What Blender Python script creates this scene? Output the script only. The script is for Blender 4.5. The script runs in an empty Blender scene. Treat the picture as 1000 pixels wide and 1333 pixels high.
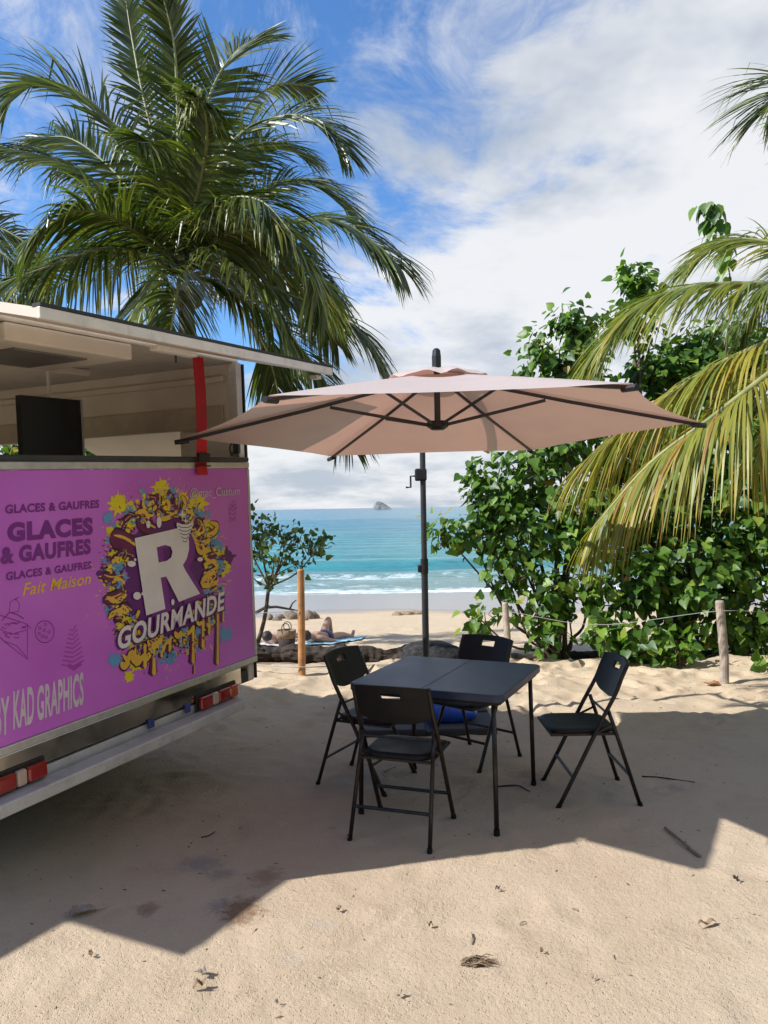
import bpy, bmesh, math, random
import numpy as np
from mathutils import Vector, Matrix

random.seed(7)
np.random.seed(7)
scene = bpy.context.scene
col = scene.collection
R = math.radians

# ------------------------------------------------------------------ camera
F_PX, CAM_H = 1040.0, 1.72
cam_data = bpy.data.cameras.new("camera")
cam = bpy.data.objects.new("camera", cam_data)
col.objects.link(cam)
cam_data.sensor_fit = 'HORIZONTAL'
cam_data.sensor_width = 36.0
cam_data.lens = 36.0 * F_PX / 1000.0
cam_data.clip_start = 0.05
cam_data.clip_end = 40000
PITCH = -math.atan(5.8 / F_PX)
ROLL = R(1.0)
FW = np.array([0, math.cos(PITCH), math.sin(PITCH)])
_rt = np.array([1.0, 0, 0])
_up = np.cross(_rt, FW)
RT = _rt * math.cos(ROLL) - _up * math.sin(ROLL)
UP = _up * math.cos(ROLL) + _rt * math.sin(ROLL)
CAM = np.array([0, 0, CAM_H])
cam.matrix_world = Matrix(((RT[0], UP[0], -FW[0], 0), (RT[1], UP[1], -FW[1], 0), (RT[2], UP[2], -FW[2], CAM_H), (0, 0, 0, 1)))
scene.camera = cam

# ------------------------------------------------------------------ sun, sky, exposure
SUN_A, SUN_B = 1.10, 0.305                    # metres a shadow moves per metre of height, to +x and to +y
sun_dir = Vector((SUN_A, SUN_B, -1.0)).normalized()
SUN_EL = math.asin(-sun_dir.z)
SUN_AZ = math.atan2(-sun_dir.x, -sun_dir.y)
sl = bpy.data.lights.new("sun", 'SUN')
sl.energy = 5.0
sl.angle = R(0.53)
sl.color = (1.0, 0.985, 0.955)
so = bpy.data.objects.new("sun", sl)
col.objects.link(so)
so.location = (-8, -4, 12)
so.rotation_euler = sun_dir.to_track_quat('-Z', 'Y').to_euler()

scene.view_settings.view_transform = 'Standard'
scene.view_settings.look = 'None'
scene.view_settings.exposure = 0.46
scene.view_settings.gamma = 1.0
scene.cycles.use_denoising = True
scene.cycles.max_bounces = 8
scene.cycles.transparent_max_bounces = 8
scene.cycles.sample_clamp_indirect = 6.0


def nd(nt, kind, ins=None, **kw):
    n = nt.nodes.new(kind)
    for k, v in kw.items():
        setattr(n, k, v)
    for k, v in (ins or {}).items():
        s = n.inputs[k]
        if isinstance(v, bpy.types.NodeSocket):
            nt.links.new(v, s)
        else:
            s.default_value = v
    return n


def mth(nt, op, a, b=0.0, c=0.0, clamp=False):
    n = nd(nt, 'ShaderNodeMath', {0: a, 1: b, 2: c}, operation=op)
    n.use_clamp = clamp
    return n.outputs[0]


def mixc(nt, fac, a, b, blend='MIX'):
    n = nt.nodes.new('ShaderNodeMix')
    n.data_type = 'RGBA'
    n.blend_type = blend
    for k, v in ((0, fac), (6, a), (7, b)):
        s = n.inputs[k]
        if isinstance(v, bpy.types.NodeSocket):
            nt.links.new(v, s)
        else:
            s.default_value = v if k == 0 else (*v[:3], 1)
    return n.outputs[2]


def sstep(nt, v, lo, hi):
    n = nd(nt, 'ShaderNodeMapRange', {0: v, 1: lo, 2: hi, 3: 0.0, 4: 1.0}, interpolation_type='SMOOTHSTEP')
    return n.outputs[0]


def noise(nt, vec, scale, detail=4.0, rough=0.55, dist=0.0):
    return nd(nt, 'ShaderNodeTexNoise', {'Vector': vec, 'Scale': scale, 'Detail': detail, 'Roughness': rough, 'Distortion': dist}).outputs[0]


world = bpy.data.worlds.new("World")
scene.world = world
world.use_nodes = True
wt = world.node_tree
wt.nodes.clear()
sky = nd(wt, 'ShaderNodeTexSky', sky_type='NISHITA', sun_disc=False, sun_elevation=SUN_EL, sun_rotation=SUN_AZ % (2 * math.pi), altitude=0.0, air_density=1.0, dust_density=0.6, ozone_density=2.0)
tc = nd(wt, 'ShaderNodeTexCoord')
sep = nd(wt, 'ShaderNodeSeparateXYZ', {0: tc.outputs['Generated']})
dx, dy, dz = sep.outputs
den = mth(wt, 'ADD', mth(wt, 'MAXIMUM', dz, 0.0), 0.22)
cv = nd(wt, 'ShaderNodeCombineXYZ', {0: mth(wt, 'DIVIDE', dx, den), 1: mth(wt, 'DIVIDE', dy, den), 2: 0.0}).outputs[0]
cv = nd(wt, 'ShaderNodeVectorMath', {0: cv, 1: (3.1, 1.7, 0.0)}, operation='ADD').outputs[0]
n_big = noise(wt, cv, 0.9, 3.0, 0.5)
n_mid = noise(wt, cv, 2.6, 9.0, 0.62, 0.35)
bias = mth(wt, 'MULTIPLY', mth(wt, 'ADD', mth(wt, 'SUBTRACT', dx, mth(wt, 'MULTIPLY', dz, 0.87)), 0.26), 0.55)
bias = mth(wt, 'MINIMUM', mth(wt, 'MAXIMUM', bias, -0.085), 0.105)
low = mth(wt, 'MULTIPLY', sstep(wt, dz, 0.40, 0.0), 0.10)
cl = mth(wt, 'ADD', mth(wt, 'ADD', mth(wt, 'MULTIPLY', n_mid, 0.7), mth(wt, 'MULTIPLY', n_big, 0.3)), mth(wt, 'ADD', bias, low))
cmask = mth(wt, 'MULTIPLY', sstep(wt, cl, 0.425, 0.585), 0.96)
ci = nd(wt, 'ShaderNodeVectorMath', {0: cv, 1: (1.6, 0.8, 1.0)}, operation='MULTIPLY').outputs[0]
cirrus = mth(wt, 'MULTIPLY', sstep(wt, noise(wt, ci, 2.2, 10.0, 0.66, 1.2), 0.47, 0.72), 0.70)
cmask = mth(wt, 'MAXIMUM', cmask, cirrus)
shade_n = noise(wt, cv, 1.5, 5.0, 0.6)
ccol = mixc(wt, sstep(wt, shade_n, 0.36, 0.60), (5.9, 6.6, 7.6), (10.2, 10.3, 10.5))
hz = sstep(wt, dz, 0.16, 0.0)
skyc = mixc(wt, mth(wt, 'MULTIPLY', hz, 0.55), sky.outputs[0], (6.0, 5.3, 4.4))
skyc = mixc(wt, 1.0, skyc, (1.12, 1.75, 2.40), 'MULTIPLY')
skyc = mixc(wt, cmask, skyc, ccol)
bg = nd(wt, 'ShaderNodeBackground', {0: skyc, 1: 0.064})
wo = nd(wt, 'ShaderNodeOutputWorld', {0: bg.outputs[0]})


# ------------------------------------------------------------------ pixel helpers (a pixel is a direction only)
def ray(px, py):
    return FW + RT * ((px - 500) / F_PX) - UP * ((py - 666.5) / F_PX)


def G(px, py, z=0.0):
    d = ray(px, py)
    return CAM + d * ((z - CAM_H) / d[2])


def P(px, py, y):
    d = ray(px, py)
    return CAM + d * (y / d[1])


# ------------------------------------------------------------------ numpy noise
_perm = np.random.RandomState(3).rand(256, 256)


def vnoise(x, y):
    xi = np.floor(x).astype(int); yi = np.floor(y).astype(int)
    fx = x - xi; fy = y - yi
    fx = fx * fx * (3 - 2 * fx); fy = fy * fy * (3 - 2 * fy)
    g = lambda a, b: _perm[a & 255, b & 255]
    return (g(xi, yi) * (1 - fx) + g(xi + 1, yi) * fx) * (1 - fy) + (g(xi, yi + 1) * (1 - fx) + g(xi + 1, yi + 1) * fx) * fy


def fbm(x, y, o=4):
    s = 0; a = 1.0; t = 0
    for i in range(o):
        s = s + a * vnoise(x * 2 ** i + 17 * i, y * 2 ** i + 31 * i); t += a; a *= 0.5
    return s / t - 0.5


# ------------------------------------------------------------------ materials
def newmat(name):
    m = bpy.data.materials.new(name)
    m.use_nodes = True
    m.node_tree.nodes.clear()
    return m, m.node_tree


def out(nt, sh):
    nd(nt, 'ShaderNodeOutputMaterial', {0: sh})


MATS = {}


def mat(name, c, rough=0.55, metal=0.0, var=0.12, scale=6.0, bump=0.08, bscale=80.0, spec=0.5, coat=0.0, dust=0.0):
    if name in MATS:
        return MATS[name]
    m, nt = newmat(name)
    o = nd(nt, 'ShaderNodeTexCoord').outputs['Object']
    n1 = noise(nt, o, scale, 6.0, 0.6)
    f = sstep(nt, n1, 0.3, 0.7)
    cc = mixc(nt, f, tuple(v * (1 - var) for v in c), tuple(min(1, v * (1 + var)) for v in c))
    if dust:
        cc = mixc(nt, mth(nt, 'MULTIPLY', sstep(nt, noise(nt, o, 14.0, 7.0, 0.7), 0.45, 0.75), dust), cc, (0.24, 0.19, 0.14))
    n2 = noise(nt, o, bscale, 3.0, 0.6)
    b = nd(nt, 'ShaderNodeBump', {'Strength': bump, 'Distance': 0.004, 'Height': n2})
    rr = mth(nt, 'ADD', mth(nt, 'MULTIPLY', n1, 0.18), rough - 0.09, clamp=True)
    p = nd(nt, 'ShaderNodeBsdfPrincipled', {'Base Color': cc, 'Roughness': rr, 'Metallic': metal, 'Normal': b.outputs[0], 'Specular IOR Level': spec, 'Coat Weight': coat})
    out(nt, p.outputs[0])
    MATS[name] = m
    return m


def leafmat(name, stops, rough=0.4, trans=0.35, spec=0.5):
    """foliage: colour by the per-leaf 'tint' attribute, part translucent"""
    m, nt = newmat(name)
    a = nd(nt, 'ShaderNodeAttribute', attribute_name='tint')
    r = nt.nodes.new('ShaderNodeValToRGB')
    nt.links.new(a.outputs['Fac'], r.inputs[0])
    el = r.color_ramp.elements
    while len(el) > 1:
        el.remove(el[-1])
    el[0].position = stops[0][0]; el[0].color = (*stops[0][1], 1)
    for ps, c in stops[1:]:
        e = el.new(ps); e.color = (*c, 1)
    p = nd(nt, 'ShaderNodeBsdfPrincipled', {'Base Color': r.outputs[0], 'Roughness': rough, 'Specular IOR Level': spec})
    tcol = mixc(nt, 1.0, r.outputs[0], (1.5, 1.7, 0.6), 'MULTIPLY')
    t = nd(nt, 'ShaderNodeBsdfTranslucent', {0: tcol})
    mx = nd(nt, 'ShaderNodeMixShader', {0: trans, 1: p.outputs[0], 2: t.outputs[0]})
    out(nt, mx.outputs[0])
    return m


# ------------------------------------------------------------------ mesh builder
class MB:
    def __init__(s):
        s.v = []; s.f = []; s.t = []

    def add(s, vs, fs):
        b = len(s.v)
        s.v += [tuple(map(float, p)) for p in vs]
        s.f += [tuple(i + b for i in f) for f in fs]
        return s

    def box(s, lo, hi):
        x0, y0, z0 = lo; x1, y1, z1 = hi
        return s.add([(x0, y0, z0), (x1, y0, z0), (x1, y1, z0), (x0, y1, z0), (x0, y0, z1), (x1, y0, z1), (x1, y1, z1), (x0, y1, z1)],
                     [(3, 2, 1, 0), (4, 5, 6, 7), (0, 1, 5, 4), (1, 2, 6, 5), (2, 3, 7, 6), (3, 0, 4, 7)])

    def tube(s, pts, r, n=8, cap=True):
        pts = [Vector(p) for p in pts]
        if not hasattr(r, '__len__'):
            r = [r] * len(pts)
        base = len(s.v); ref = None
        for i, p in enumerate(pts):
            t = (pts[min(i + 1, len(pts) - 1)] - pts[max(i - 1, 0)])
            t = t.normalized() if t.length > 1e-9 else Vector((0, 0, 1))
            if ref is None:
                ref = Vector((0, 0, 1)) if abs(t.z) < 0.9 else Vector((1, 0, 0))
            a = ref - t * ref.dot(t)
            if a.length < 1e-6:
                a = t.orthogonal()
            a.normalize(); ref = a
            b = t.cross(a)
            for k in range(n):
                th = 2 * math.pi * k / n
                s.v.append(tuple(p + (a * math.cos(th) + b * math.sin(th)) * r[i]))
        for i in range(len(pts) - 1):
            for k in range(n):
                a0 = base + i * n + k; a1 = base + i * n + (k + 1) % n
                s.f.append((a0, a1, a1 + n, a0 + n))
        if cap:
            s.f.append(tuple(base + k for k in reversed(range(n))))
            s.f.append(tuple(base + (len(pts) - 1) * n + k for k in range(n)))
        return s

    def lathe(s, prof, n=20, c=(0, 0, 0)):
        base = len(s.v)
        for (r, z) in prof:
            for k in range(n):
                th = 2 * math.pi * k / n
                s.v.append((c[0] + r * math.cos(th), c[1] + r * math.sin(th), c[2] + z))
        for i in range(len(prof) - 1):
            for k in range(n):
                a0 = base + i * n + k; a1 = base + i * n + (k + 1) % n
                s.f.append((a0, a1, a1 + n, a0 + n))
        s.f.append(tuple(base + k for k in reversed(range(n))))
        s.f.append(tuple(base + (len(prof) - 1) * n + k for k in range(n)))
        return s

    def prism(s, poly, z0, z1):
        """poly: 2-D outline, extruded along z"""
        n = len(poly)
        vs = [(x, y, z0) for x, y in poly] + [(x, y, z1) for x, y in poly]
        fs = [tuple(reversed(range(n))), tuple(range(n, 2 * n))] + [(i, (i + 1) % n, n + (i + 1) % n, n + i) for i in range(n)]
        return s.add(vs, fs)

    def mesh(s, name, smooth=False):
        me = bpy.data.meshes.new(name)
        me.from_pydata(s.v, [], s.f)
        if s.t and len(s.t) == len(s.v):
            a = me.attributes.new('tint', 'FLOAT', 'POINT')
            a.data.foreach_set('value', s.t)
        if smooth:
            me.polygons.foreach_set('use_smooth', [True] * len(me.polygons))
        me.update()
        return me

    def build(s, name, m, parent=None, smooth=False, bevel=0.0, seg=2, loc=None):
        return obj(name, s.mesh(name, smooth), m, parent, bevel, seg, loc)


def obj(name, me, m, parent=None, bevel=0.0, seg=2, loc=None):
    o = bpy.data.objects.new(name, me)
    col.objects.link(o)
    if m:
        me.materials.append(m) if not me.materials else None
    if parent is not None:
        o.parent = parent
    if loc is not None:
        o.location = loc
    if bevel:
        b = o.modifiers.new('bevel', 'BEVEL'); b.width = bevel; b.segments = seg; b.limit_method = 'ANGLE'; b.angle_limit = R(40)
    return o


def empty(name, loc=(0, 0, 0), rz=0.0):
    o = bpy.data.objects.new(name, None)
    o.empty_display_size = 0.1
    col.objects.link(o)
    o.location = loc
    o.rotation_euler = (0, 0, rz)
    return o


def tag(o, label=None, cat=None, group=None, kind=None):
    for k, v in (('label', label), ('category', cat), ('group', group), ('kind', kind)):
        if v:
            o[k] = v
    return o


def copy_tree(o, parent=None):
    c = o.copy(); col.objects.link(c); c.parent = parent
    for ch in [x for x in o.children]:
        copy_tree(ch, c)
    return c


def smooth_path(pts, n=24):
    """Catmull-Rom through the points"""
    p = [np.array(q, float) for q in pts]
    p = [2 * p[0] - p[1]] + p + [2 * p[-1] - p[-2]]
    segs = len(p) - 3
    o = []
    for i in range(n + 1):
        u = i / n * segs
        k = min(int(u), segs - 1); t = u - k
        a, b, c, d = p[k:k + 4]
        o.append(0.5 * (2 * b + (c - a) * t + (2 * a - 5 * b + 4 * c - d) * t * t + (3 * b - a - 3 * c + d) * t ** 3))
    return o


# ------------------------------------------------------------------ terrain
SEA_Z = -1.9
PRO_Y = [-200, 8.7, 9.5, 12, 16, 24.7, 34.5, 46, 90, 200]
PRO_Z = [0.0, 0.0, -0.14, -0.48, -1.0, -1.58, -1.93, -2.7, -6, -9]


def ground_z(x, y):
    x = np.asarray(x, float); y = np.asarray(y, float)
    z = np.interp(y, PRO_Y, PRO_Z)
    near = np.clip((9.5 - y) / 2, 0, 1) * np.clip((y + 30) / 10, 0, 1)
    z = z + fbm(x * 0.7, y * 0.7, 3) * 0.018 * np.where(y < 12, 1, 0.6)
    trod = np.clip((y - 5.8) / 1.4, 0, 1) * np.clip((22 - y) / 6, 0, 1)
    z = z + fbm(x * 3.1 + 5, y * 3.1, 3) * (0.007 + 0.080 * trod)
    z = z + fbm(x * 9.0, y * 9.0, 2) * (0.004 + 0.016 * trod)
    return z


xs = np.concatenate([np.linspace(-160, -12, 30)[:-1], np.linspace(-12, -3, 46)[:-1], np.arange(-3, 4.5, 0.028), np.linspace(4.5, 14, 46), np.linspace(14, 160, 30)[1:]])
ys = np.concatenate([np.linspace(-160, -2, 26)[:-1], np.linspace(-2, 2.2, 22)[:-1], np.arange(2.2, 9.6, 0.028), np.arange(9.6, 20, 0.09), np.arange(20, 50, 0.4), np.linspace(50, 190, 16)])
GX, GY = np.meshgrid(xs, ys)
GZ = ground_z(GX, GY)
rs = np.random.RandomState(11)
# foot dents: many on the trodden strip, few on the packed sand in front
for i in range(430):
    if i < 230:
        cx, cy = rs.uniform(-2.6, 4.3), rs.uniform(6.2, 9.4); dep = rs.uniform(0.012, 0.04)
    else:
        cx, cy = rs.uniform(-1.8, 2.6), rs.uniform(2.5, 6.2); dep = rs.uniform(0.002, 0.006) * (2.0 if cy > 4.2 else 1.0)
    th = rs.uniform(0, math.pi); la, lb = rs.uniform(0.09, 0.15), rs.uniform(0.045, 0.07)
    ix = np.where(abs(xs - cx) < 0.5)[0]; iy = np.where(abs(ys - cy) < 0.5)[0]
    if not len(ix) or not len(iy):
        continue
    sl_ = np.ix_(iy, ix)
    ax = GX[sl_] - cx; ay = GY[sl_] - cy
    u = (ax * math.cos(th) + ay * math.sin(th)) / la; v = (-ax * math.sin(th) + ay * math.cos(th)) / lb
    q = u * u + v * v
    GZ[sl_] += dep * (-np.exp(-q * 1.2) + 0.55 * np.exp(-(np.sqrt(q) - 1.5) ** 2 * 5))
# two faint tyre tracks running out from under the truck
for off in (0.0, 0.13):
    lx = GX - (-1.25 + off) - (GY - 4.4) * -0.42
    GZ += np.where((GY > 2.4) & (GY < 5.2), -0.006 * np.exp(-(lx / 0.035) ** 2) * (0.6 + 0.4 * np.sin(GY * 60)), 0)
nx, ny = len(xs), len(ys)
me = bpy.data.meshes.new("sand")
V = np.stack([GX, GY, GZ], -1).reshape(-1, 3)
idx = np.arange(nx * ny).reshape(ny, nx)
Q = np.stack([idx[:-1, :-1], idx[:-1, 1:], idx[1:, 1:], idx[1:, :-1]], -1).reshape(-1, 4)


def fast_mesh(me, V, Q, tint=None, smooth=True):
    k = Q.shape[1]
    me.vertices.add(len(V)); me.vertices.foreach_set('co', np.ascontiguousarray(V, np.float32).ravel())
    me.loops.add(Q.size); me.loops.foreach_set('vertex_index', np.ascontiguousarray(Q, np.int32).ravel())
    me.polygons.add(len(Q)); me.polygons.foreach_set('loop_start', np.arange(0, Q.size, k, dtype=np.int32))
    if smooth:
        me.polygons.foreach_set('use_smooth', np.ones(len(Q), bool))
    if tint is not None:
        a = me.attributes.new('tint', 'FLOAT', 'POINT'); a.data.foreach_set('value', np.ascontiguousarray(tint, np.float32))
    me.update(calc_edges=True)
    return me


fast_mesh(me, V, Q)


def sand_material():
    m, nt = newmat("sand")
    pos = nd(nt, 'ShaderNodeNewGeometry').outputs['Position']
    sx = nd(nt, 'ShaderNodeSeparateXYZ', {0: pos})
    y = sx.outputs[1]
    n_l = noise(nt, pos, 0.8, 5.0, 0.6)
    n_m = noise(nt, pos, 4.5, 6.0, 0.65)
    n_g = noise(nt, pos, 240.0, 2.0, 0.7)
    c = mixc(nt, sstep(nt, n_l, 0.3, 0.7), (0.445, 0.342, 0.238), (0.51, 0.405, 0.29))
    c = mixc(nt, mth(nt, 'MULTIPLY', sstep(nt, n_m, 0.5, 0.75), 0.45), c, (0.40, 0.295, 0.20))
    pale = mth(nt, 'MULTIPLY', sstep(nt, y, 5.6, 8.0), 0.55)
    c = mixc(nt, pale, c, (0.56, 0.43, 0.285))
    c = mixc(nt, mth(nt, 'MULTIPLY', sstep(nt, n_g, 0.52, 0.70), 0.26), c, (0.27, 0.185, 0.118))
    c = mixc(nt, mth(nt, 'MULTIPLY', sstep(nt, n_g, 0.48, 0.30), 0.45), c, (0.64, 0.51, 0.35))
    # darker brown band along the back of the beach, under the shrubs and logs
    dark_band = mth(nt, 'MULTIPLY', sstep(nt, mth(nt, 'ABSOLUTE', mth(nt, 'SUBTRACT', mth(nt, 'ADD', y, mth(nt, 'MULTIPLY', n_m, 0.9)), 10.5)), 1.1, 0.5), 0.75)
    c = mixc(nt, dark_band, c, (0.17, 0.115, 0.07))
    # spills with a shape of their own
    for (px, py, rx, ry, cc, am) in ((262, 1124, 0.10, 0.035, (0.20, 0.19, 0.20), 0.55), (290, 1137, 0.07, 0.022, (0.19, 0.18, 0.19), 0.5), (284, 1178, 0.045, 0.03, (0.18, 0.16, 0.18), 0.5),
                                     (315, 1186, 0.085, 0.05, (0.15, 0.07, 0.035), 0.75), (345, 1142, 0.07, 0.04, (0.2, 0.11, 0.06), 0.55), (192, 1183, 0.04, 0.025, (0.2, 0.11, 0.06), 0.6), (880, 1027, 0.06, 0.03, (0.22, 0.2, 0.2), 0.5),
                                     (420, 1204, 0.06, 0.02, (0.42, 0.38, 0.34), 0.35), (382, 1247, 0.04, 0.02, (0.42, 0.38, 0.34), 0.35), (690, 1010, 0.1, 0.04, (0.25, 0.19, 0.14), 0.5), (600, 1020, 0.12, 0.05, (0.3, 0.22, 0.15), 0.4)):
        g = G(px, py)
        d = nd(nt, 'ShaderNodeVectorMath', {0: pos, 1: (g[0], g[1], 0)}, operation='SUBTRACT').outputs[0]
        d = nd(nt, 'ShaderNodeVectorMath', {0: d, 1: (1 / rx, 1 / (ry * 2.2), 0)}, operation='MULTIPLY').outputs[0]
        L = nd(nt, 'ShaderNodeVectorMath', {0: d}, operation='LENGTH').outputs['Value']
        L = mth(nt, 'ADD', L, mth(nt, 'MULTIPLY', mth(nt, 'SUBTRACT', noise(nt, pos, 20.0, 6.0, 0.75), 0.5), 3.4))
        c = mixc(nt, mth(nt, 'MULTIPLY', sstep(nt, L, 1.5, 0.3), am), c, cc)
    yy = mth(nt, 'ADD', y, mth(nt, 'MULTIPLY', noise(nt, pos, 0.22, 3.0, 0.5), 5.0))
    wet = sstep(nt, yy, 26.0, 28.6)
    c = mixc(nt, wet, c, (0.215, 0.18, 0.155))
    rough = mth(nt, 'SUBTRACT', 0.92, mth(nt, 'MULTIPLY', wet, 0.78))
    h1 = noise(nt, pos, 38.0, 4.0, 0.7)
    hh = mth(nt, 'ADD', mth(nt, 'MULTIPLY', h1, 1.4), mth(nt, 'MULTIPLY', n_g, 0.7))
    scuff = mth(nt, 'MULTIPLY', sstep(nt, noise(nt, pos, 2.3, 3.0, 0.6), 0.48, 0.66), mth(nt, 'ABSOLUTE', mth(nt, 'SUBTRACT', noise(nt, pos, 13.0, 6.0, 0.7, 0.5), 0.5)))
    vo_ = nd(nt, 'ShaderNodeTexVoronoi', {'Vector': pos, 'Scale': 55.0}).outputs[0]
    pits = mth(nt, 'MULTIPLY', sstep(nt, vo_, 0.22, 0.05), -1.3)
    hh = mth(nt, 'ADD', hh, mth(nt, 'ADD', mth(nt, 'MULTIPLY', scuff, 4.0), pits))
    h2 = mth(nt, 'ADD', hh, mth(nt, 'MULTIPLY', noise(nt, pos, 11.0, 3.0, 0.5), 1.1))
    b = nd(nt, 'ShaderNodeBump', {'Strength': mth(nt, 'SUBTRACT', 0.72, mth(nt, 'MULTIPLY', wet, 0.69)), 'Distance': 0.009, 'Height': h2})
    p = nd(nt, 'ShaderNodeBsdfPrincipled', {'Base Color': c, 'Roughness': rough, 'Normal': b.outputs[0], 'Specular IOR Level': mth(nt, 'ADD', 0.12, mth(nt, 'MULTIPLY', wet, 0.5))})
    out(nt, p.outputs[0])
    return m


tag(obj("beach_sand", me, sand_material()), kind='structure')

# ------------------------------------------------------------------ sea
xs2 = np.concatenate([-np.geomspace(70, 14000, 16)[::-1], np.arange(-69, 69.1, 0.75), np.geomspace(70, 14000, 16)])
ys2 = np.concatenate([np.arange(31, 60, 0.18), np.geomspace(60, 260, 150)[1:], np.geomspace(260, 16000, 40)[1:]])
SX, SY = np.meshgrid(xs2, ys2)
amp = np.clip((SY - 36) / 12, 0.04, 1) * np.clip((900 - SY) / 600, 0, 1)
SZ = SEA_Z + amp * (0.10 * np.sin(SY * 1.05 + fbm(SX * 0.05, SY * 0.02, 2) * 9) + 0.10 * fbm(SX * 0.25, SY * 0.6, 3))
c1 = 42.5 + fbm(SX * 0.045, SX * 0 + 3.0, 3) * 7
SZ += 0.34 * np.exp(-((SY - c1) / np.where(SY < c1, 0.7, 1.6)) ** 2) * (0.55 + fbm(SX * 0.09, SX * 0 + 9, 2))
c2 = 50.5 + fbm(SX * 0.035 + 40, SX * 0 + 3.0, 3) * 7
SZ += 0.30 * np.exp(-((SY - c2) / np.where(SY < c2, 1.0, 2.2)) ** 2)
c3 = 37.6 + fbm(SX * 0.08 + 11, SX * 0 + 5.0, 3) * 4
SZ += 0.10 * np.exp(-((SY - c3) / 0.6) ** 2)
me = bpy.data.meshes.new("sea")
idx = np.arange(SX.size).reshape(SX.shape)
fast_mesh(me, np.stack([SX, SY, SZ], -1).reshape(-1, 3), np.stack([idx[:-1, :-1], idx[:-1, 1:], idx[1:, 1:], idx[1:, :-1]], -1).reshape(-1, 4))
crest = np.exp(-((SY - c1 + 0.9) / 1.3) ** 2) + 0.35 * np.exp(-((SY - c2 + 0.8) / 0.8) ** 2) + 0.4 * np.exp(-((SY - c3) / 1.2) ** 2)
a = me.attributes.new('foam', 'FLOAT', 'POINT'); a.data.foreach_set('value', np.ascontiguousarray(crest.ravel(), np.float32))


def sea_material():
    m, nt = newmat("sea_water")
    pos = nd(nt, 'ShaderNodeNewGeometry').outputs['Position']
    y = nd(nt, 'ShaderNodeSeparateXYZ', {0: pos}).outputs[1]
    st = nd(nt, 'ShaderNodeVectorMath', {0: pos, 1: (0.35, 1.0, 1.0)}, operation='MULTIPLY').outputs[0]
    n1 = noise(nt, st, 0.16, 5.0, 0.6)
    c = mixc(nt, sstep(nt, y, 40, 190), (0.065, 0.265, 0.275), (0.026, 0.19, 0.26))
    c = mixc(nt, sstep(nt, y, 150, 1500), c, (0.022, 0.135, 0.225))
    c = mixc(nt, mth(nt, 'MULTIPLY', sstep(nt, n1, 0.45, 0.7), 0.5), c, (0.014, 0.12, 0.17))
    rp_ = nd(nt, 'ShaderNodeVectorMath', {0: pos, 1: (0.30, 1.0, 1.0)}, operation='MULTIPLY').outputs[0]
    c = mixc(nt, mth(nt, 'MULTIPLY', sstep(nt, noise(nt, rp_, 1.15, 5.0, 0.65), 0.50, 0.64), 0.55), c, (0.012, 0.13, 0.165))
    c = mixc(nt, mth(nt, 'MULTIPLY', sstep(nt, noise(nt, rp_, 0.55, 5.0, 0.65), 0.56, 0.70), 0.35), c, (0.13, 0.34, 0.36))
    # stirred-up sandy water by the shore
    c = mixc(nt, mth(nt, 'MULTIPLY', sstep(nt, y, 47, 39), 0.65), c, (0.22, 0.26, 0.22))
    fa = nd(nt, 'ShaderNodeAttribute', attribute_name='foam').outputs['Fac']
    st2 = nd(nt, 'ShaderNodeVectorMath', {0: pos, 1: (0.55, 1.0, 1.0)}, operation='MULTIPLY').outputs[0]
    nf = noise(nt, st2, 1.1, 9.0, 0.78, 1.0)
    nf2 = noise(nt, st, 0.30, 3.0, 0.6)
    shore = mth(nt, 'MULTIPLY', sstep(nt, y, 43.5, 37.0), 0.17)
    edge = mth(nt, 'MULTIPLY', sstep(nt, y, 36.6, 34.4), 0.25)
    fsum = mth(nt, 'ADD', mth(nt, 'ADD', mth(nt, 'MULTIPLY', fa, 0.26), mth(nt, 'ADD', shore, edge)), mth(nt, 'ADD', mth(nt, 'MULTIPLY', nf, 1.15), mth(nt, 'MULTIPLY', nf2, 0.45)))
    foam = sstep(nt, fsum, 1.02, 1.34)
    c = mixc(nt, foam, c, (0.80, 0.82, 0.82))
    rough = mth(nt, 'ADD', 0.16, mth(nt, 'MULTIPLY', foam, 0.6))
    hb = mth(nt, 'ADD', noise(nt, st, 1.1, 6.0, 0.65), mth(nt, 'MULTIPLY', noise(nt, st, 0.22, 3.0, 0.5), 2.2))
    b = nd(nt, 'ShaderNodeBump', {'Strength': 1.0, 'Distance': 0.42, 'Height': hb})
    p = nd(nt, 'ShaderNodeBsdfPrincipled', {'Base Color': c, 'Roughness': rough, 'IOR': 1.33, 'Normal': b.outputs[0]})
    out(nt, p.outputs[0])
    return m


tag(obj("sea", me, sea_material()), kind='structure')

# ------------------------------------------------------------------ rock islet on the horizon
def rock_mesh(name, outline_fn, seed, nu=36, nv=14):
    pass


def boulder(name, loc, size, m, label, cat='rock', group=None, seed=0, sub=4, rough=0.25, rz=0.0, flat=0.35):
    bm = bmesh.new()
    bmesh.ops.create_icosphere(bm, subdivisions=sub, radius=1.0)
    for v in bm.verts:
        p = np.array(v.co)
        k = 1 + rough * (fbm(p[0] * 1.3 + seed * 7.1 + p[2], p[1] * 1.3 + p[2] * 0.7 + seed, 4) * 2.0) + rough * 0.35 * fbm(p[0] * 5 + seed, p[1] * 5 + p[2] * 4, 2) * 2
        q = p * k
        if q[2] < -flat:
            q[2] = -flat
        v.co = (q[0] * size[0], q[1] * size[1], (q[2] + flat) * size[2])
    me = bpy.data.meshes.new(name); bm.to_mesh(me); bm.free()
    me.polygons.foreach_set('use_smooth', [True] * len(me.polygons))
    o = obj(name, me, m, loc=loc)
    o.rotation_euler = (0, 0, rz)
    return tag(o, label, cat, group)


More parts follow.
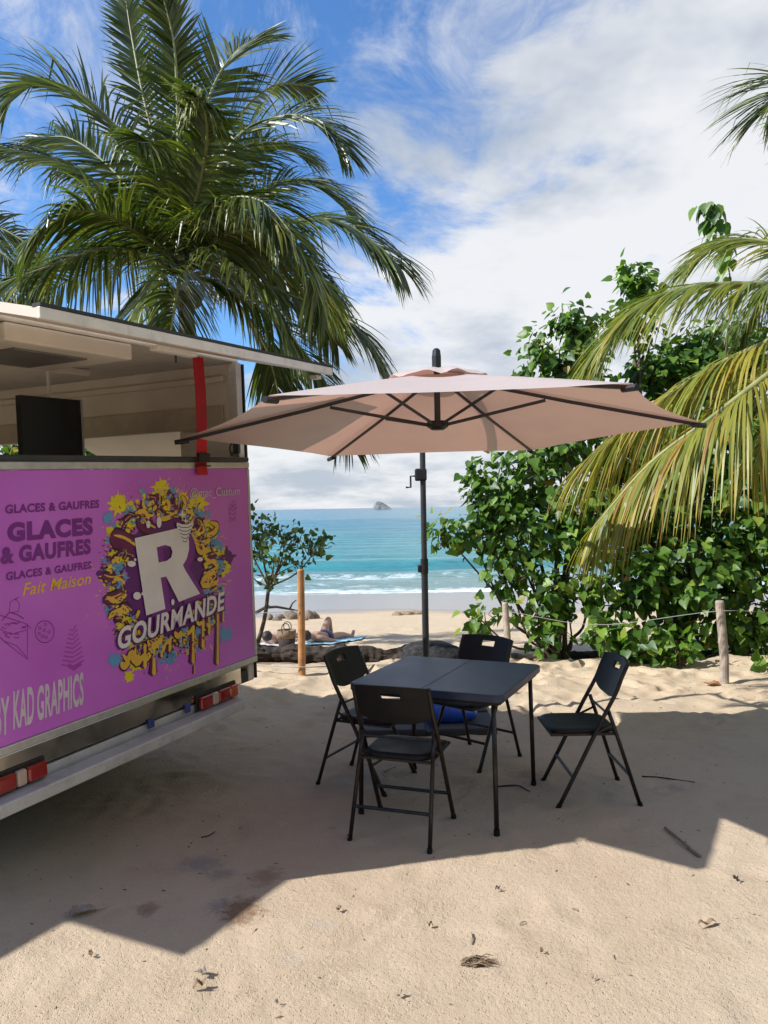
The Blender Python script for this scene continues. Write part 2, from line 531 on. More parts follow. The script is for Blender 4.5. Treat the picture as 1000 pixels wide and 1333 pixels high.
m_islet = mat("islet_stone", (0.20, 0.215, 0.22), 0.9, var=0.45, scale=0.09, bump=0.9, bscale=0.3)
ISL_D = 1300.0
bm = bmesh.new()
bmesh.ops.create_grid(bm, x_segments=60, y_segments=34, size=1.0)
ic = P(497, 660, ISL_D)
for v in bm.verts:
    u, w = v.co.x, v.co.y
    ridge = np.interp(u, [-1, -.93, -.80, -.72, -.62, -.3, 0.1, .45, .75, 1.0], [0, .10, .16, .70, .97, 1.0, .86, .60, .30, 0.0])
    prof = max(0.0, 1 - abs(w) ** 2.2)
    h = ridge * prof + (fbm(u * 6 + 3, w * 6, 3) * 0.22 + fbm(u * 15, w * 15, 2) * .08) * ridge * min(1, prof * 2)
    v.co = (u * 17.5, w * 13 * (0.6 + 0.4 * ridge), max(-1.5, h * 14.0 - 0.6))
me = bpy.data.meshes.new("rock_islet"); bm.to_mesh(me); bm.free()
tag(obj("rock_islet", me, m_islet, loc=(ic[0], ISL_D, SEA_Z)), 'grey rocky islet with a steep left cliff far out at sea', 'islet')

# ------------------------------------------------------------------ food truck
TR_Z, TR_T = 1.10473507, 0.04113446
truck = empty("food_truck", (-0.8636, 5.3, 0.0))
truck.rotation_euler = (0, -TR_T, TR_Z)
tag(truck, 'purple graphic food truck with raised hatch and long grey bumper standing on the sand', 'food truck')
tX = np.array([math.cos(TR_Z) * math.cos(TR_T), math.sin(TR_Z) * math.cos(TR_T), math.sin(TR_T)])
tY = np.array([-math.sin(TR_Z), math.cos(TR_Z), 0])
tZ = np.cross(tX, tY)
tO = np.array([-0.8636, 5.3, 0.0])


def pl(px, py, yoff=0.0):
    """pixel -> (x, z) on the truck's rear face plane"""
    d = ray(px, py)
    s = ((tO - CAM) @ tY + yoff) / (d @ tY)
    p = CAM + d * s - tO
    return float(p @ tX), float(p @ tZ)


m_white = mat("truck_white_paint", (0.68, 0.64, 0.56), 0.45, var=0.06, dust=0.3)
m_int = mat("truck_interior_white", (0.80, 0.72, 0.60), 0.5, var=0.08, scale=2.0)
m_alu = mat("brushed_aluminium", (0.55, 0.55, 0.55), 0.38, 0.7, var=0.1, scale=20)
m_rub = mat("black_rubber", (0.018, 0.018, 0.018), 0.6)
m_dark = mat("dark_grey_metal", (0.05, 0.055, 0.06), 0.45, 0.4)
m_gal = mat("bumper_grey_steel", (0.50, 0.51, 0.52), 0.42, 0.25, var=0.1, dust=0.35)
m_mir = mat("polished_steel", (0.60, 0.57, 0.50), 0.12, 1.0, var=0.1, scale=3, bump=0.12, bscale=9)
m_red = mat("red_webbing", (0.55, 0.012, 0.02), 0.7, bump=0.4, bscale=300)
m_redlens = mat("red_lens", (0.26, 0.006, 0.006), 0.15, coat=1.0)
m_orlens = mat("orange_lens", (0.40, 0.05, 0.01), 0.15, coat=1.0)
m_wlens = mat("clear_lens", (0.46, 0.34, 0.28), 0.15, coat=1.0)
m_scr = mat("black_screen", (0.010, 0.010, 0.011), 0.35)
TW, TL = 2.15, 3.9
ZR = 2.68       # underside of the roof
# body shell
MB().box((-TW, 0.01, 0.60), (0, TL, 0.68)).build("floor_pan", m_dark, truck)
MB().box((-TW, 0.02, ZR), (0, TL, ZR + 0.06)).build("roof", m_white, truck, bevel=0.01)
MB().box((-TW + 0.005, TL - 0.04, 0.685), (-0.005, TL, ZR - 0.004)).build("front_wall", m_int, truck)
lw = MB()
lw.box((-TW, 0.07, 0.685), (-TW + 0.04, TL - 0.045, 1.25)).box((-TW, 0.07, 2.45), (-TW + 0.04, TL - 0.045, ZR - 0.004)).box((-TW, 0.07, 1.253), (-TW + 0.04, 0.9, 2.447)).box((-TW, 3.2, 1.253), (-TW + 0.04, TL - 0.045, 2.447))
lw.build("side_wall", m_int, truck)
rw = MB()
rw.box((-0.04, 0.07, 0.685), (0, TL - 0.045, 1.98)).box((-0.04, 0.07, 2.26), (0, TL - 0.045, ZR - 0.004)).box((-0.04, 0.07, 1.983), (0, 0.50, 2.257)).box((-0.04, 3.0, 1.983), (0, TL - 0.045, 2.257))
rw.build("side_wall", m_int, truck)
MB().box((-0.062, 0.12, 2.262), (-0.043, 3.0, 2.41)).build("header_shade_band", mat("header_shade_beige", (0.58, 0.50, 0.38), 0.5), truck, bevel=0.004)  # darker beige strip paints the shade on the lower header
MB().box((-0.075, 0.10, 2.56), (-0.043, 3.4, 2.60)).build("wall_batten", m_int, truck, bevel=0.005)
# rear corner posts
for x0 in (-TW, -0.06):
    p_ = MB().box((x0, 0.0, 0.605), (x0 + 0.06, 0.066, ZR - 0.002)).build("corner_post", m_white, truck, bevel=0.006)
    MB().box((x0 + (0.061 if x0 > -1 else -0.012), -0.012, 0.61), (x0 + (0.073 if x0 > -1 else -0.001), 0.06, ZR - 0.01)).build("edge_seal", m_rub, p_)
# ceiling hood and lamp bar
hood = MB().box((-1.75, 0.02, 2.59), (-0.95, 0.75, ZR - 0.003)).build("ceiling_hood", m_int, truck, bevel=0.012)
MB().box((-1.60, 0.15, 2.580), (-1.15, 0.60, 2.5895)).build("grille", mat("grey_grille", (0.18, 0.17, 0.15), 0.5), hood)
MB().box((-1.50, 0.92, 2.64), (-0.4, 0.97, ZR - 0.003)).build("ceiling_batten", m_int, truck, bevel=0.004)
# hanging black menu screen inside
a0 = pl(27, 531, 0.9); a1 = pl(110, 601, 0.9)
sc_ = MB().box((a0[0], 0.9, 1.99), (a1[0] - 0.012, 0.945, 2.47)).build("menu_screen", m_scr, truck, bevel=0.004)
MB().box((a1[0] - 0.011, 0.897, 1.985), (a1[0] + 0.006, 0.948, 2.475)).build("bezel", m_alu, sc_)
MB().tube([((a0[0] + a1[0]) / 2, 0.925, 2.472), ((a0[0] + a1[0]) / 2, 0.925, ZR - 0.003)], 0.012).build("bracket", m_int, sc_)
MB().box((-2.0, 0.75, 1.40), (-0.2, 1.35, 1.44)).build("worktop", m_alu, truck, bevel=0.004)
MB().box((-1.98, 0.78, 0.69), (-0.22, 1.32, 1.396)).build("cabinet", m_white, truck, bevel=0.004)

# counter rail at the top of the panel
zt = pl(160, 612)[1]
PB, PT = 0.765, 1.991
MB().box((-TW + 0.0, -0.045, PT + 0.045), (-0.02, 0.10, PT + 0.073)).build("counter_rail", m_dark, truck, bevel=0.006)
MB().box((-TW + 0.01, -0.035, PT + 0.004), (-0.005, -0.002, PT + 0.043)).build("panel_trim", m_alu, truck, bevel=0.005)
MB().box((-TW + 0.01, -0.035, PB - 0.042), (-0.005, -0.002, PB - 0.002)).build("panel_trim", m_alu, truck, bevel=0.005)
for x0 in (-TW + 0.01, -0.026):
    MB().box((x0, -0.034, PB + 0.0), (x0 + 0.021, -0.003, PT + 0.001)).build("panel_trim", m_alu, truck, bevel=0.005)


def purple_material():
    m, nt = newmat("purple_vinyl_wrap")
    o = nd(nt, 'ShaderNodeTexCoord').outputs['Object']
    n = noise(nt, o, 1.3, 3.0, 0.5)
    c = mixc(nt, sstep(nt, n, 0.25, 0.75), (0.50, 0.110, 0.59), (0.60, 0.17, 0.70))
    n2 = noise(nt, o, 5.0, 4.0, 0.6)
    b = nd(nt, 'ShaderNodeBump', {'Strength': 0.06, 'Distance': 0.004, 'Height': n2})
    p = nd(nt, 'ShaderNodeBsdfPrincipled', {'Base Color': c, 'Roughness': 0.28, 'Normal': b.outputs[0]})
    out(nt, p.outputs[0])
    return m


panel = MB().box((-TW + 0.031, -0.028, PB), (-0.0262, -0.004, PT + 0.002)).build("graphic_panel", purple_material(), truck)
YF = -0.0285   # print starts just off the panel face


class Print(MB):
    """flat print on the panel; every shape lies a hair in front of the one before"""
    def __init__(s, y0, step=0.0000025):
        super().__init__(); s.y = y0; s.step = step

    def poly(s, pts):                       # pts in panel (x, z)
        n = len(pts)
        s.y -= s.step
        c = np.mean(pts, 0)
        s.add([(c[0], s.y, c[1])] + [(p[0], s.y, p[1]) for p in pts], [(0, 1 + i, 1 + (i + 1) % n) for i in range(n)])

    def strip(s, cen, wid):
        s.y -= s.step
        b = len(s.v); n = len(cen)
        for i in range(n):
            t = np.array(cen[min(i + 1, n - 1)]) - np.array(cen[max(i - 1, 0)])
            t = t / (np.linalg.norm(t) + 1e-9); q = np.array([-t[1], t[0]]) * wid[i]
            s.v.append((cen[i][0] + q[0], s.y, cen[i][1] + q[1])); s.v.append((cen[i][0] - q[0], s.y, cen[i][1] - q[1]))
        for i in range(n - 1):
            s.f.append((b + 2 * i, b + 2 * i + 1, b + 2 * i + 3, b + 2 * i + 2))


def pm(name, c):
    return mat(name, c, 0.32, var=0.05)


M_YEL = pm("print_yellow", (0.74, 0.62, 0.025)); M_BLU = pm("print_blue", (0.13, 0.32, 0.58)); M_PLU = pm("print_plum", (0.145, 0.012, 0.085))
M_DPU = pm("print_deep_purple", (0.12, 0.014, 0.17)); M_CRM = pm("print_cream", (0.66, 0.47, 0.22)); M_WHT = pm("print_white", (0.74, 0.72, 0.74)); M_BLK = pm("print_black", (0.030, 0.008, 0.03))
M_VIO = pm("print_violet", (0.195, 0.024, 0.255)); M_GLD = pm("print_gold", (0.74, 0.47, 0.07)); M_LIL = pm("print_lilac", (0.62, 0.54, 0.64)); M_FAINT = pm("print_faint_violet", (0.36, 0.06, 0.39))


def zp(x, y):        # coordinates of my study crop of the emblem -> panel (x, z)
    return pl(110 + x * 0.23256, 610 + y * 0.23256, YF)


def blob(pr, cx, cy, r, spikes=0, jag=0.3, n=22, rnd=random):
    pts = []
    ph = rnd.random() * 6.28
    for i in range(n):
        th = 2 * math.pi * i / n
        k = 1 + jag * (rnd.random() - 0.5)
        if spikes:
            k += 0.55 * max(0, math.cos(th * spikes + ph)) ** 4 * rnd.uniform(0.5, 1.3)
        pts.append(zp(cx + r * k * math.cos(th), cy + r * k * math.sin(th) * 1.05))
    pr.poly(pts)


rp = random.Random(5)
CX, CY, RX, RY = 440, 600, 310, 440
L_DPU = Print(YF - 0.0004); L_YEL = Print(YF - 0.0010); L_BLU = Print(YF - 0.0017); L_PLU0 = Print(YF - 0.0023); L_CRM = Print(YF - 0.0029); L_BLK = Print(YF - 0.0039); L_PLU = Print(YF - 0.0045); L_GOLD = Print(YF - 0.0051); L_DET = Print(YF - 0.0057)
# big dark ground behind the letter
blob(L_DPU, 440, 600, 215, 0, 0.15, 30, rp)
for (x, y, r) in ((300, 480, 120), (320, 760, 130), (560, 500, 120), (600, 640, 110), (480, 380, 120), (300, 880, 110), (450, 860, 130), (620, 780, 110), (790, 500, 45), (590, 420, 90)):
    blob(L_DPU, x, y, r, 5, 0.25, 26, rp)
for i in range(26):
    th = rp.uniform(0, 6.283); k = rp.uniform(0.8, 1.12)
    blob(L_DPU, CX + RX * k * math.cos(th), CY + RY * k * math.sin(th), rp.uniform(14, 34), rp.choice((0, 5, 6)), 0.4, 18, rp)


def on_ring(k):
    th = rp.uniform(0, 6.283)
    return CX + RX * k * math.cos(th), CY + RY * k * math.sin(th), th


for i in range(120):
    x, y, th = on_ring(rp.uniform(0.78, 1.12)); blob(L_YEL, x, y, rp.uniform(6, 27), rp.choice((0, 5, 7, 9)), 0.7, 26, rp)
for (x, y, r) in ((185, 200, 46), (430, 105, 40), (630, 195, 48), (250, 1165, 26), (290, 1080, 48), (215, 500, 36), (700, 640, 44), (680, 330, 40), (790, 560, 28)):
    blob(L_YEL, x, y, r, 9, 0.5, 40, rp)
for i in range(95):
    x, y, th = on_ring(rp.uniform(0.78, 1.15)); blob(L_BLU, x, y, rp.uniform(5, 20), rp.choice((0, 6, 8)), 0.7, 24, rp)
for (x, y, r) in ((180, 560, 36), (195, 610, 38), (130, 275, 28), (640, 255, 30), (740, 570, 26), (790, 930, 34), (470, 1050, 40), (170, 1070, 34), (720, 420, 28), (420, 820, 20)):
    blob(L_BLU, x, y, r, 6, 0.35, 26, rp)
# flying specks
for i in range(900):
    th = rp.uniform(0, 6.283); k = 1.0 + abs(rp.gauss(0, 0.16)) - 0.10
    x, y = CX + RX * k * math.cos(th) * 1.03, CY + RY * k * math.sin(th) * 1.03
    ln = rp.uniform(2, 11) * (2.0 if rp.random() < 0.15 else 1); wd = ln * rp.uniform(0.2, 0.6)
    if y < 40 or x > 880:
        continue
    c_, s_ = math.cos(th + rp.uniform(-.4, .4)), math.sin(th + rp.uniform(-.4, .4))
    q = [zp(x + a * c_ * ln - b * s_ * wd, y + a * s_ * ln + b * c_ * wd) for a, b in ((1, 0), (0.3, .7), (-.8, .5), (-1, 0), (-.8, -.5), (0.3, -.7))]
    rp.choice((L_CRM, L_CRM, L_YEL, L_PLU0, L_BLU, L_CRM)).poly(q)


def worm(pts, w, edge=True):
    path = smooth_path([(p[0], p[1]) for p in pts], 16)
    w = w * 0.72
    n = len(path)
    cen = [zp(*p) for p in path]
    sc = 0.0018
    taper = [min(1.0, 0.35 + 3 * (i / n), 0.55 + 3 * (1 - i / n)) for i in range(n)]
    if edge:
        L_BLK.strip(cen, [(w * 1.12 + 3.2) * sc * t for t in taper])
    L_GOLD_cols = L_GOLD if edge == 2 else L_PLU
    L_GOLD_cols.strip(cen, [w * sc * t for t in taper])
    if edge != 2:
        hl = [zp(p[0] + w * 0.75, p[1] - w * 0.45) for p in path]
        L_GOLD.strip(hl, [w * 0.16 * sc * t for t in taper])


# fat plum drops round the letter, with lit rims
for pts, w in (([(140, 385), (200, 400), (270, 445)], 38), ([(310, 265), (325, 310), (380, 340)], 28), ([(405, 140), (405, 180), (400, 230)], 24), ([(515, 160), (512, 210), (500, 250)], 24),
               ([(615, 290), (640, 320), (610, 370)], 26), ([(240, 330), (255, 345), (262, 360)], 18), ([(660, 400), (680, 430), (660, 460)], 26), ([(690, 490), (720, 480), (735, 500)], 22),
               ([(700, 590), (720, 610), (690, 640)], 22), ([(95, 600), (140, 612), (210, 600)], 18), ([(100, 740), (160, 720), (220, 690)], 20), ([(640, 690), (680, 680), (700, 660)], 20), ([(200, 800), (220, 780), (250, 800)], 20)):
    worm(pts, w)
for pts, w in (([(640, 350), (600, 380), (640, 420), (700, 400)], 13), ([(700, 300), (740, 320), (720, 360), (680, 375)], 13), ([(660, 540), (720, 520), (740, 560), (680, 600), (660, 650), (740, 640)], 15), ([(620, 430), (650, 470), (700, 450)], 12),
               ([(120, 720), (180, 740), (230, 700)], 12), ([(130, 840), (160, 810), (220, 790), (240, 810)], 12), ([(150, 640), (180, 620), (220, 640)], 10), ([(440, 150), (470, 200), (460, 250)], 10), ([(540, 150), (560, 190), (550, 230)], 10), ([(280, 250), (330, 240), (360, 280)], 10),
               ([(210, 1040), (240, 1070), (260, 1030), (290, 1090), (320, 1050)], 13), ([(350, 960), (370, 1010), (400, 960), (430, 1020), (450, 960)], 13)):
    worm(pts, w, 2)
# drips under the word
for (x, y0, y1, w) in ((380, 980, 1160, 17), (600, 880, 1095, 16), (655, 850, 1010, 17), (690, 830, 930, 14), (738, 800, 1100, 14), (470, 950, 1030, 16), (530, 910, 980, 15), (330, 985, 1120, 15), (610, 1100, 1150, 7), (275, 1000, 1060, 13), (425, 960, 1060, 13), (770, 790, 860, 11)):
    cen = [(x, y0), (x, (y0 * 2 + y1) / 3), (x, (y0 + 2 * y1) / 3), (x, y1 - w), (x, y1)]
    cz = [zp(*p) for p in cen]
    L_BLK.strip(cz, [w * 0.0019 * k for k in (1, 0.75, 0.85, 1.1, 0.3)])
    L_PLU.strip(cz, [w * 0.0015 * k for k in (1, 0.75, 0.85, 1.1, 0.2)])
    L_GOLD.strip([zp(p[0] + w * 0.35, p[1]) for p in cen], [w * 0.0008 * k for k in (1, 0.8, 0.9, 1.2, 0.2)])
for i in range(9):
    x = 200 + i * 60; y = 1090 - i * 32 + rp.uniform(-25, 25)
    worm([(x, y), (x + 20, y + 25), (x + 45, y - 5)], rp.uniform(8, 14), 2)
for i in range(70):
    x, y, th = on_ring(rp.uniform(0.74, 0.98))
    a_ = rp.uniform(0, 6.28); l_ = rp.uniform(25, 60); b_2 = rp.uniform(-1.2, 1.2)
    worm([(x, y), (x + l_ * 0.5 * math.cos(a_), y + l_ * 0.5 * math.sin(a_)), (x + l_ * math.cos(a_ + b_2), y + l_ * math.sin(a_ + b_2))], rp.uniform(5, 12), rp.choice((1, 2)))
L_TY = Print(YF - 0.0061); L_TB = Print(YF - 0.0063)
for i in range(110):
    x, y, th = on_ring(rp.uniform(0.76, 1.06)); blob(rp.choice((L_TY, L_TB)), x, y, rp.uniform(3, 13), rp.choice((0, 6, 8)), 0.8, 22, rp)
L_TY.build("splash_print", M_YEL, panel)['kind'] = 'stuff'; L_TB.build("splash_print", M_BLU, panel)['kind'] = 'stuff'
for i in range(420):
    x, y, th = on_ring(rp.uniform(0.72, 1.08))
    if rp.random() < 0.5:
        blob(L_DET, x, y, rp.uniform(2, 6.5), rp.choice((0, 5)), 0.8, 12, rp)
    else:
        a_ = rp.uniform(0, 6.28); l_ = rp.uniform(8, 26)
        L_DET.strip([zp(x, y), zp(x + l_ * 0.5 * math.cos(a_), y + l_ * 0.5 * math.sin(a_)), zp(x + l_ * math.cos(a_ + 0.7), y + l_ * math.sin(a_ + 0.7))], [0.0008, 0.0035, 0.0008])
for L_, nm, m_ in ((L_DET, "splash_print", M_PLU), (L_DPU, "splash_print", M_DPU), (L_YEL, "splash_print", M_YEL), (L_BLU, "splash_print", M_BLU), (L_PLU0, "splash_print", M_PLU), (L_CRM, "splash_print", M_CRM), (L_BLK, "splash_print", M_BLK), (L_PLU, "splash_print", M_PLU), (L_GOLD, "splash_print", M_GLD)):
    L_.build(nm, m_, panel)['kind'] = 'stuff'


def ngon_mesh(name, rings, y, m, parent, depth=0.001):
    """filled outline with holes, as a flat sheet of small thickness facing -y"""
    cu = bpy.data.curves.new(name, 'CURVE'); cu.dimensions = '2D'; cu.fill_mode = 'BOTH'; cu.extrude = depth / 2
    for r in rings:
        sp = cu.splines.new('POLY'); sp.points.add(len(r) - 1); sp.use_cyclic_u = True
        for p_, q in zip(sp.points, r):
            p_.co = (q[0], q[1], 0, 1)
    t = bpy.data.objects.new(name, cu); col.objects.link(t)
    bpy.context.view_layer.update()
    dg = bpy.context.evaluated_depsgraph_get()
    me = bpy.data.meshes.new_from_object(t.evaluated_get(dg))
    bpy.data.objects.remove(t); bpy.data.curves.remove(cu)
    for v in me.vertices:
        x, z, yy = v.co
        v.co = (x, y + yy, z)
    me.flip_normals()
    me.materials.clear()
    me.name = name
    return obj(name, me, m, parent)


def rounded(pts, r=0.18, k=4):
    """round the corners of an outline a little"""
    o = []
    n = len(pts)
    for i in range(n):
        a, b, c = (np.array(pts[j % n], float) for j in (i - 1, i, i + 1))
        p0 = b + (a - b) * r; p1 = b + (c - b) * r
        for j in range(k + 1):
            t = j / k
            o.append((1 - t) ** 2 * p0 + 2 * t * (1 - t) * b + t * t * p1)
    return o


def R_rings(ox=0, oy=0):
    outer = [(275, 390), (520, 333), (556, 350), (579, 400), (579, 455), (566, 505), (545, 540), (560, 572), (641, 700), (523, 746), (452, 604), (420, 610), (447, 785), (340, 822)]
    hole = [(398, 441), (446, 427), (476, 436), (487, 465), (480, 497), (455, 516), (409, 526)]
    return [[zp(x + ox, y + oy) for x, y in outer], [zp(x + ox, y + oy) for x, y in hole]]


ngon_mesh("emblem_letter_shade", R_rings(34, 10), YF - 0.0066, M_VIO, panel)
ngon_mesh("emblem_letter", R_rings(), YF - 0.0078, M_WHT, panel)


def text(s, bl, br, tl, m, name="lettering", y=YF - 0.0012, bold=0.0, shear=0.0, sx=1.0, parent=panel, capline=True):
    """text fitted so that its baseline runs bl->br and its cap height reaches tl (pixels on the panel)"""
    cu = bpy.data.curves.new(name, 'FONT'); cu.body = s; cu.size = 1.0; cu.offset = bold; cu.shear = shear; cu.space_character = 1.0 + bold * 2; cu.extrude = 0.02; cu.resolution_u = 4
    t = bpy.data.objects.new(name, cu); col.objects.link(t)
    bpy.context.view_layer.update()
    dg = bpy.context.evaluated_depsgraph_get()
    me = bpy.data.meshes.new_from_object(t.evaluated_get(dg))
    bpy.data.objects.remove(t); bpy.data.curves.remove(cu)
    co = np.array([v.co[:] for v in me.vertices])
    x0, x1 = co[:, 0].min(), co[:, 0].max()
    b0 = -bold; cap = 0.70 + bold
    B = np.array(pl(*bl, YF)); E_ = np.array(pl(*br, YF)); T = np.array(pl(*tl, YF))
    for v, c in zip(me.vertices, co):
        u = (c[0] - x0) / (x1 - x0); w = (c[1] - b0) / (cap - b0)
        q = B + (E_ - B) * u + (T - B) * w
        v.co = (q[0], y + c[2] * 0.01, q[1])
    me.flip_normals()
    me.materials.clear(); me.name = name
    return obj(name, me, m, parent)


text("GLACES & GAUFRES", (6.5, 669), (129, 661), (6.5, 657), M_VIO, bold=0.036)
text("GLACES", (9.5, 706), (121, 696), (9, 680), M_VIO, bold=0.06)
text("& GAUFRES", (0.5, 735), (118, 721), (0.5, 712), M_VIO, bold=0.052)
text("GLACES & GAUFRES", (7.5, 756), (119, 740), (7.5, 745), M_VIO, bold=0.036)
text("Fait Maison", (29, 776), (118, 760), (29, 759), M_GLD, bold=0.012, shear=0.25)
text("BY", (-7, 961), (12, 955), (-7, 910), M_LIL, bold=0.03)
text("KAD", (17, 950), (44, 941), (17, 899), M_LIL, bold=0.03)
text("GRAPHICS", (48, 939), (108.5, 917), (48, 893), M_LIL, bold=0.03)
text("@mac_Custum", (246, 648), (311, 644), (246, 636), M_LIL, bold=0.004, y=YF - 0.0080)


def zq(x, y):
    return (110 + x * 0.23256, 610 + y * 0.23256)


text("GOURMANDE", zq(172, 1026), zq(784, 795), zq(168, 902), M_DPU, name="emblem_word_shade", y=YF - 0.0086, bold=0.085, shear=0.10)
text("GOURMANDE", zq(180, 1018), zq(778, 788), zq(180, 894), M_WHT, name="emblem_word", y=YF - 0.0094, bold=0.030, shear=0.10)
# white drops, cup with wavy sides, sparkles
LW = Print(YF - 0.0100)
for (x, y, rx, ry) in ((287, 712, 22, 22), (256, 533, 24, 17), (640, 508, 16, 12), (487, 747, 9, 18), (410, 300, 14, 32), (350, 312, 12, 22), (318, 700, 8, 9), (276, 510, 7, 8)):
    LW.poly([zp(x + rx * math.cos(t * 0.5236), y + ry * math.sin(t * 0.5236)) for t in range(12)])
for k in range(5):
    yy = 318 + k * 21; w = 46 - k * 8
    LW.strip([zp(555 - w, yy - 6), zp(555 - w * 0.4, yy + 5), zp(555 + w * 0.4, yy + 5), zp(555 + w, yy - 10)], [0.011] * 4)
LW.poly([zp(*p) for p in ((510, 315), (560, 335), (605, 310), (565, 395), (525, 415))])
for (x, y, r) in ((540, 258, 24), (558, 292, 15), (565, 228, 12)):
    LW.poly([zp(x + (r if k % 2 == 0 else r * 0.3) * math.cos(k * math.pi / 4), y + (r if k % 2 == 0 else r * 0.3) * 1.3 * math.sin(k * math.pi / 4)) for k in range(8)])
LW.build("emblem_drops", M_WHT, panel)['kind'] = 'stuff'
LK = Print(YF - 0.0105)
for k in range(5):
    yy = 322 + k * 20; w = 42 - k * 7
    LK.strip([zp(555 - w, yy - 2), zp(555 - w * 0.4, yy + 8), zp(555 + w * 0.4, yy + 8), zp(555 + w, yy - 6)], [0.0022] * 4)
LK.build("emblem_cup_lines", M_BLK, panel)['kind'] = 'stuff'
# faint line drawings: pancake cone, cookie, soft ice, cup
LF = Print(YF - 0.0004)


def sk(pts, w=0.0028, close=False):
    pts = [pl(p[0] * 0.24, 640 + p[1] * 0.24, YF) for p in pts]
    if close:
        pts = pts + [pts[0]]
    LF.strip(pts, [w * 0.55] * len(pts))


sk([(190 + 52 + 52 * math.cos(t / 16 * 6.283), 760 + 60 * math.sin(t / 16 * 6.283)) for t in range(17)], 0.004)
for (x, y) in ((215, 740), (245, 720), (265, 760), (230, 785), (250, 790), (212, 770), (240, 752)):
    sk([(x + 8 * math.cos(t), y + 8 * math.sin(t)) for t in (0, 1.2, 2.4, 3.6, 4.8, 6.2)], 0.003)
sk([(0, 670), (150, 720), (148, 910), (20, 810), (0, 790)], 0.004)
sk([(20, 810), (90, 835), (150, 905)], 0.003); sk([(0, 745), (60, 775), (145, 750)], 0.003); sk([(10, 700), (50, 655), (90, 665), (130, 690)], 0.005)
sk([(50, 650), (55, 600), (85, 580), (105, 610), (100, 650), (60, 655)], 0.003); sk([(80, 590), (100, 572)], 0.004)
for i in range(14):
    x, y = rp.uniform(5, 135), rp.uniform(690, 800); sk([(x, y), (x + rp.uniform(8, 25), y + rp.uniform(-8, 12)), (x + rp.uniform(20, 34), y + rp.uniform(-8, 18))], rp.uniform(0.002, 0.005))
LF.build("line_drawing", pm("print_mid_violet", (0.23, 0.030, 0.27)), panel)['kind'] = 'stuff'
LF = Print(YF - 0.0003)
for k in range(9):
    yy = 735 + k * 24; w = 18 + k * 5.5
    sk([(395 - w, yy + 12), (395, yy + 20), (395 + w, yy - 12)], 0.006)
sk([(370, 940), (400, 960), (440, 930)], 0.02)
for k in range(4):
    LF.strip([pl(110 + x * 0.23256, 610 + y * 0.23256, YF) for x, y in ((812, 200 + k * 24), (830, 212 + k * 24), (848, 196 + k * 24))], [0.004] * 3)
for pts in (((806, 220), (815, 290), (840, 290), (852, 214), (806, 220)), ((822, 190), (840, 178), (848, 205)), ((825, 182), (832, 215))):
    LF.strip([pl(110 + x * 0.23256, 610 + y * 0.23256, YF) for x, y in pts], [0.0028] * len(pts))
LF.build("line_drawing", M_FAINT, panel)['kind'] = 'stuff'

# raised hatch as an awning
AD, AZ = 0.66, 2.548
aw = MB()
aw.add([(-TW, -0.005, ZR + 0.055), (0.0, -0.005, ZR + 0.055), (0.0, -AD, AZ + 0.035), (-TW, -AD, AZ + 0.035), (-TW, -0.005, ZR + 0.015), (0.0, -0.005, ZR + 0.015), (0.0, -AD, AZ - 0.005), (-TW, -AD, AZ - 0.005)],
       [(0, 3, 2, 1), (4, 5, 6, 7), (0, 1, 5, 4), (1, 2, 6, 5), (2, 3, 7, 6), (3, 0, 4, 7)])
awn = aw.build("hatch_awning", mat("hatch_cream", (0.70, 0.62, 0.52), 0.4, var=0.08, scale=2), truck)
MB().box((-TW - 0.003, -AD - 0.024, AZ - 0.010), (0.003, -AD - 0.002, AZ + 0.036)).build("edge_trim", m_white, awn, bevel=0.004)
MB().box((-TW - 0.002, -AD - 0.026, AZ + 0.037), (0.002, -AD + 0.02, AZ + 0.050)).build("edge_seal", m_rub, awn)
for x0 in (-1.45, -0.07):
    la = MB().box((x0, -AD + 0.05, AZ - 0.03), (x0 + 0.28 if x0 < -1 else x0 + 0.06, -AD + 0.10, AZ - 0.006)).build("latch", m_white, awn, bevel=0.004)
MB().tube([(-1.25, -AD + 0.12, AZ + 0.0), (-1.25, -AD + 0.12, AZ - 0.06)], 0.006).build("latch", m_dark, awn)
st = MB().tube([(-0.04, 0.03, 2.10), (-0.03, -AD + 0.2, AZ + 0.02)], 0.009).build("gas_strut", m_dark, truck) if False else None
# red strap hanging from the hatch
sx0, sx1 = pl(259, 613, -0.06)[0], pl(272.5, 613, -0.06)[0]
sp_ = MB()
zs = [2.655, 2.45, 2.25, 2.08, 2.02, 1.955]
for k in range(len(zs) - 1):
    o0 = -0.05 - 0.010 * math.sin(k * 1.2); o1 = -0.05 - 0.010 * math.sin((k + 1) * 1.2); sh = (zs[k] - 1.955) * 0.0 
    sp_.add([(sx0, o0, zs[k]), (sx1, o0, zs[k]), (sx1, o1, zs[k + 1]), (sx0, o1, zs[k + 1]), (sx0, o0 - 0.003, zs[k]), (sx1, o0 - 0.003, zs[k]), (sx1, o1 - 0.003, zs[k + 1]), (sx0, o1 - 0.003, zs[k + 1])],
            [(0, 1, 2, 3), (7, 6, 5, 4), (0, 3, 7, 4), (1, 5, 6, 2)] + ([(0, 4, 5, 1)] if k == 0 else []) + ([(3, 2, 6, 7)] if k == len(zs) - 2 else []))
strap = sp_.build("hatch_strap", m_red, truck)
MB().box((sx0 - 0.002, -0.072, 2.03), (sx1 + 0.002, -0.046, 2.085)).build("buckle", m_rub, strap, bevel=0.004)
MB().box((sx0 - 0.006, -0.070, 2.005), (sx1 + 0.006, -0.047, 2.013)).build("buckle", m_rub, strap)

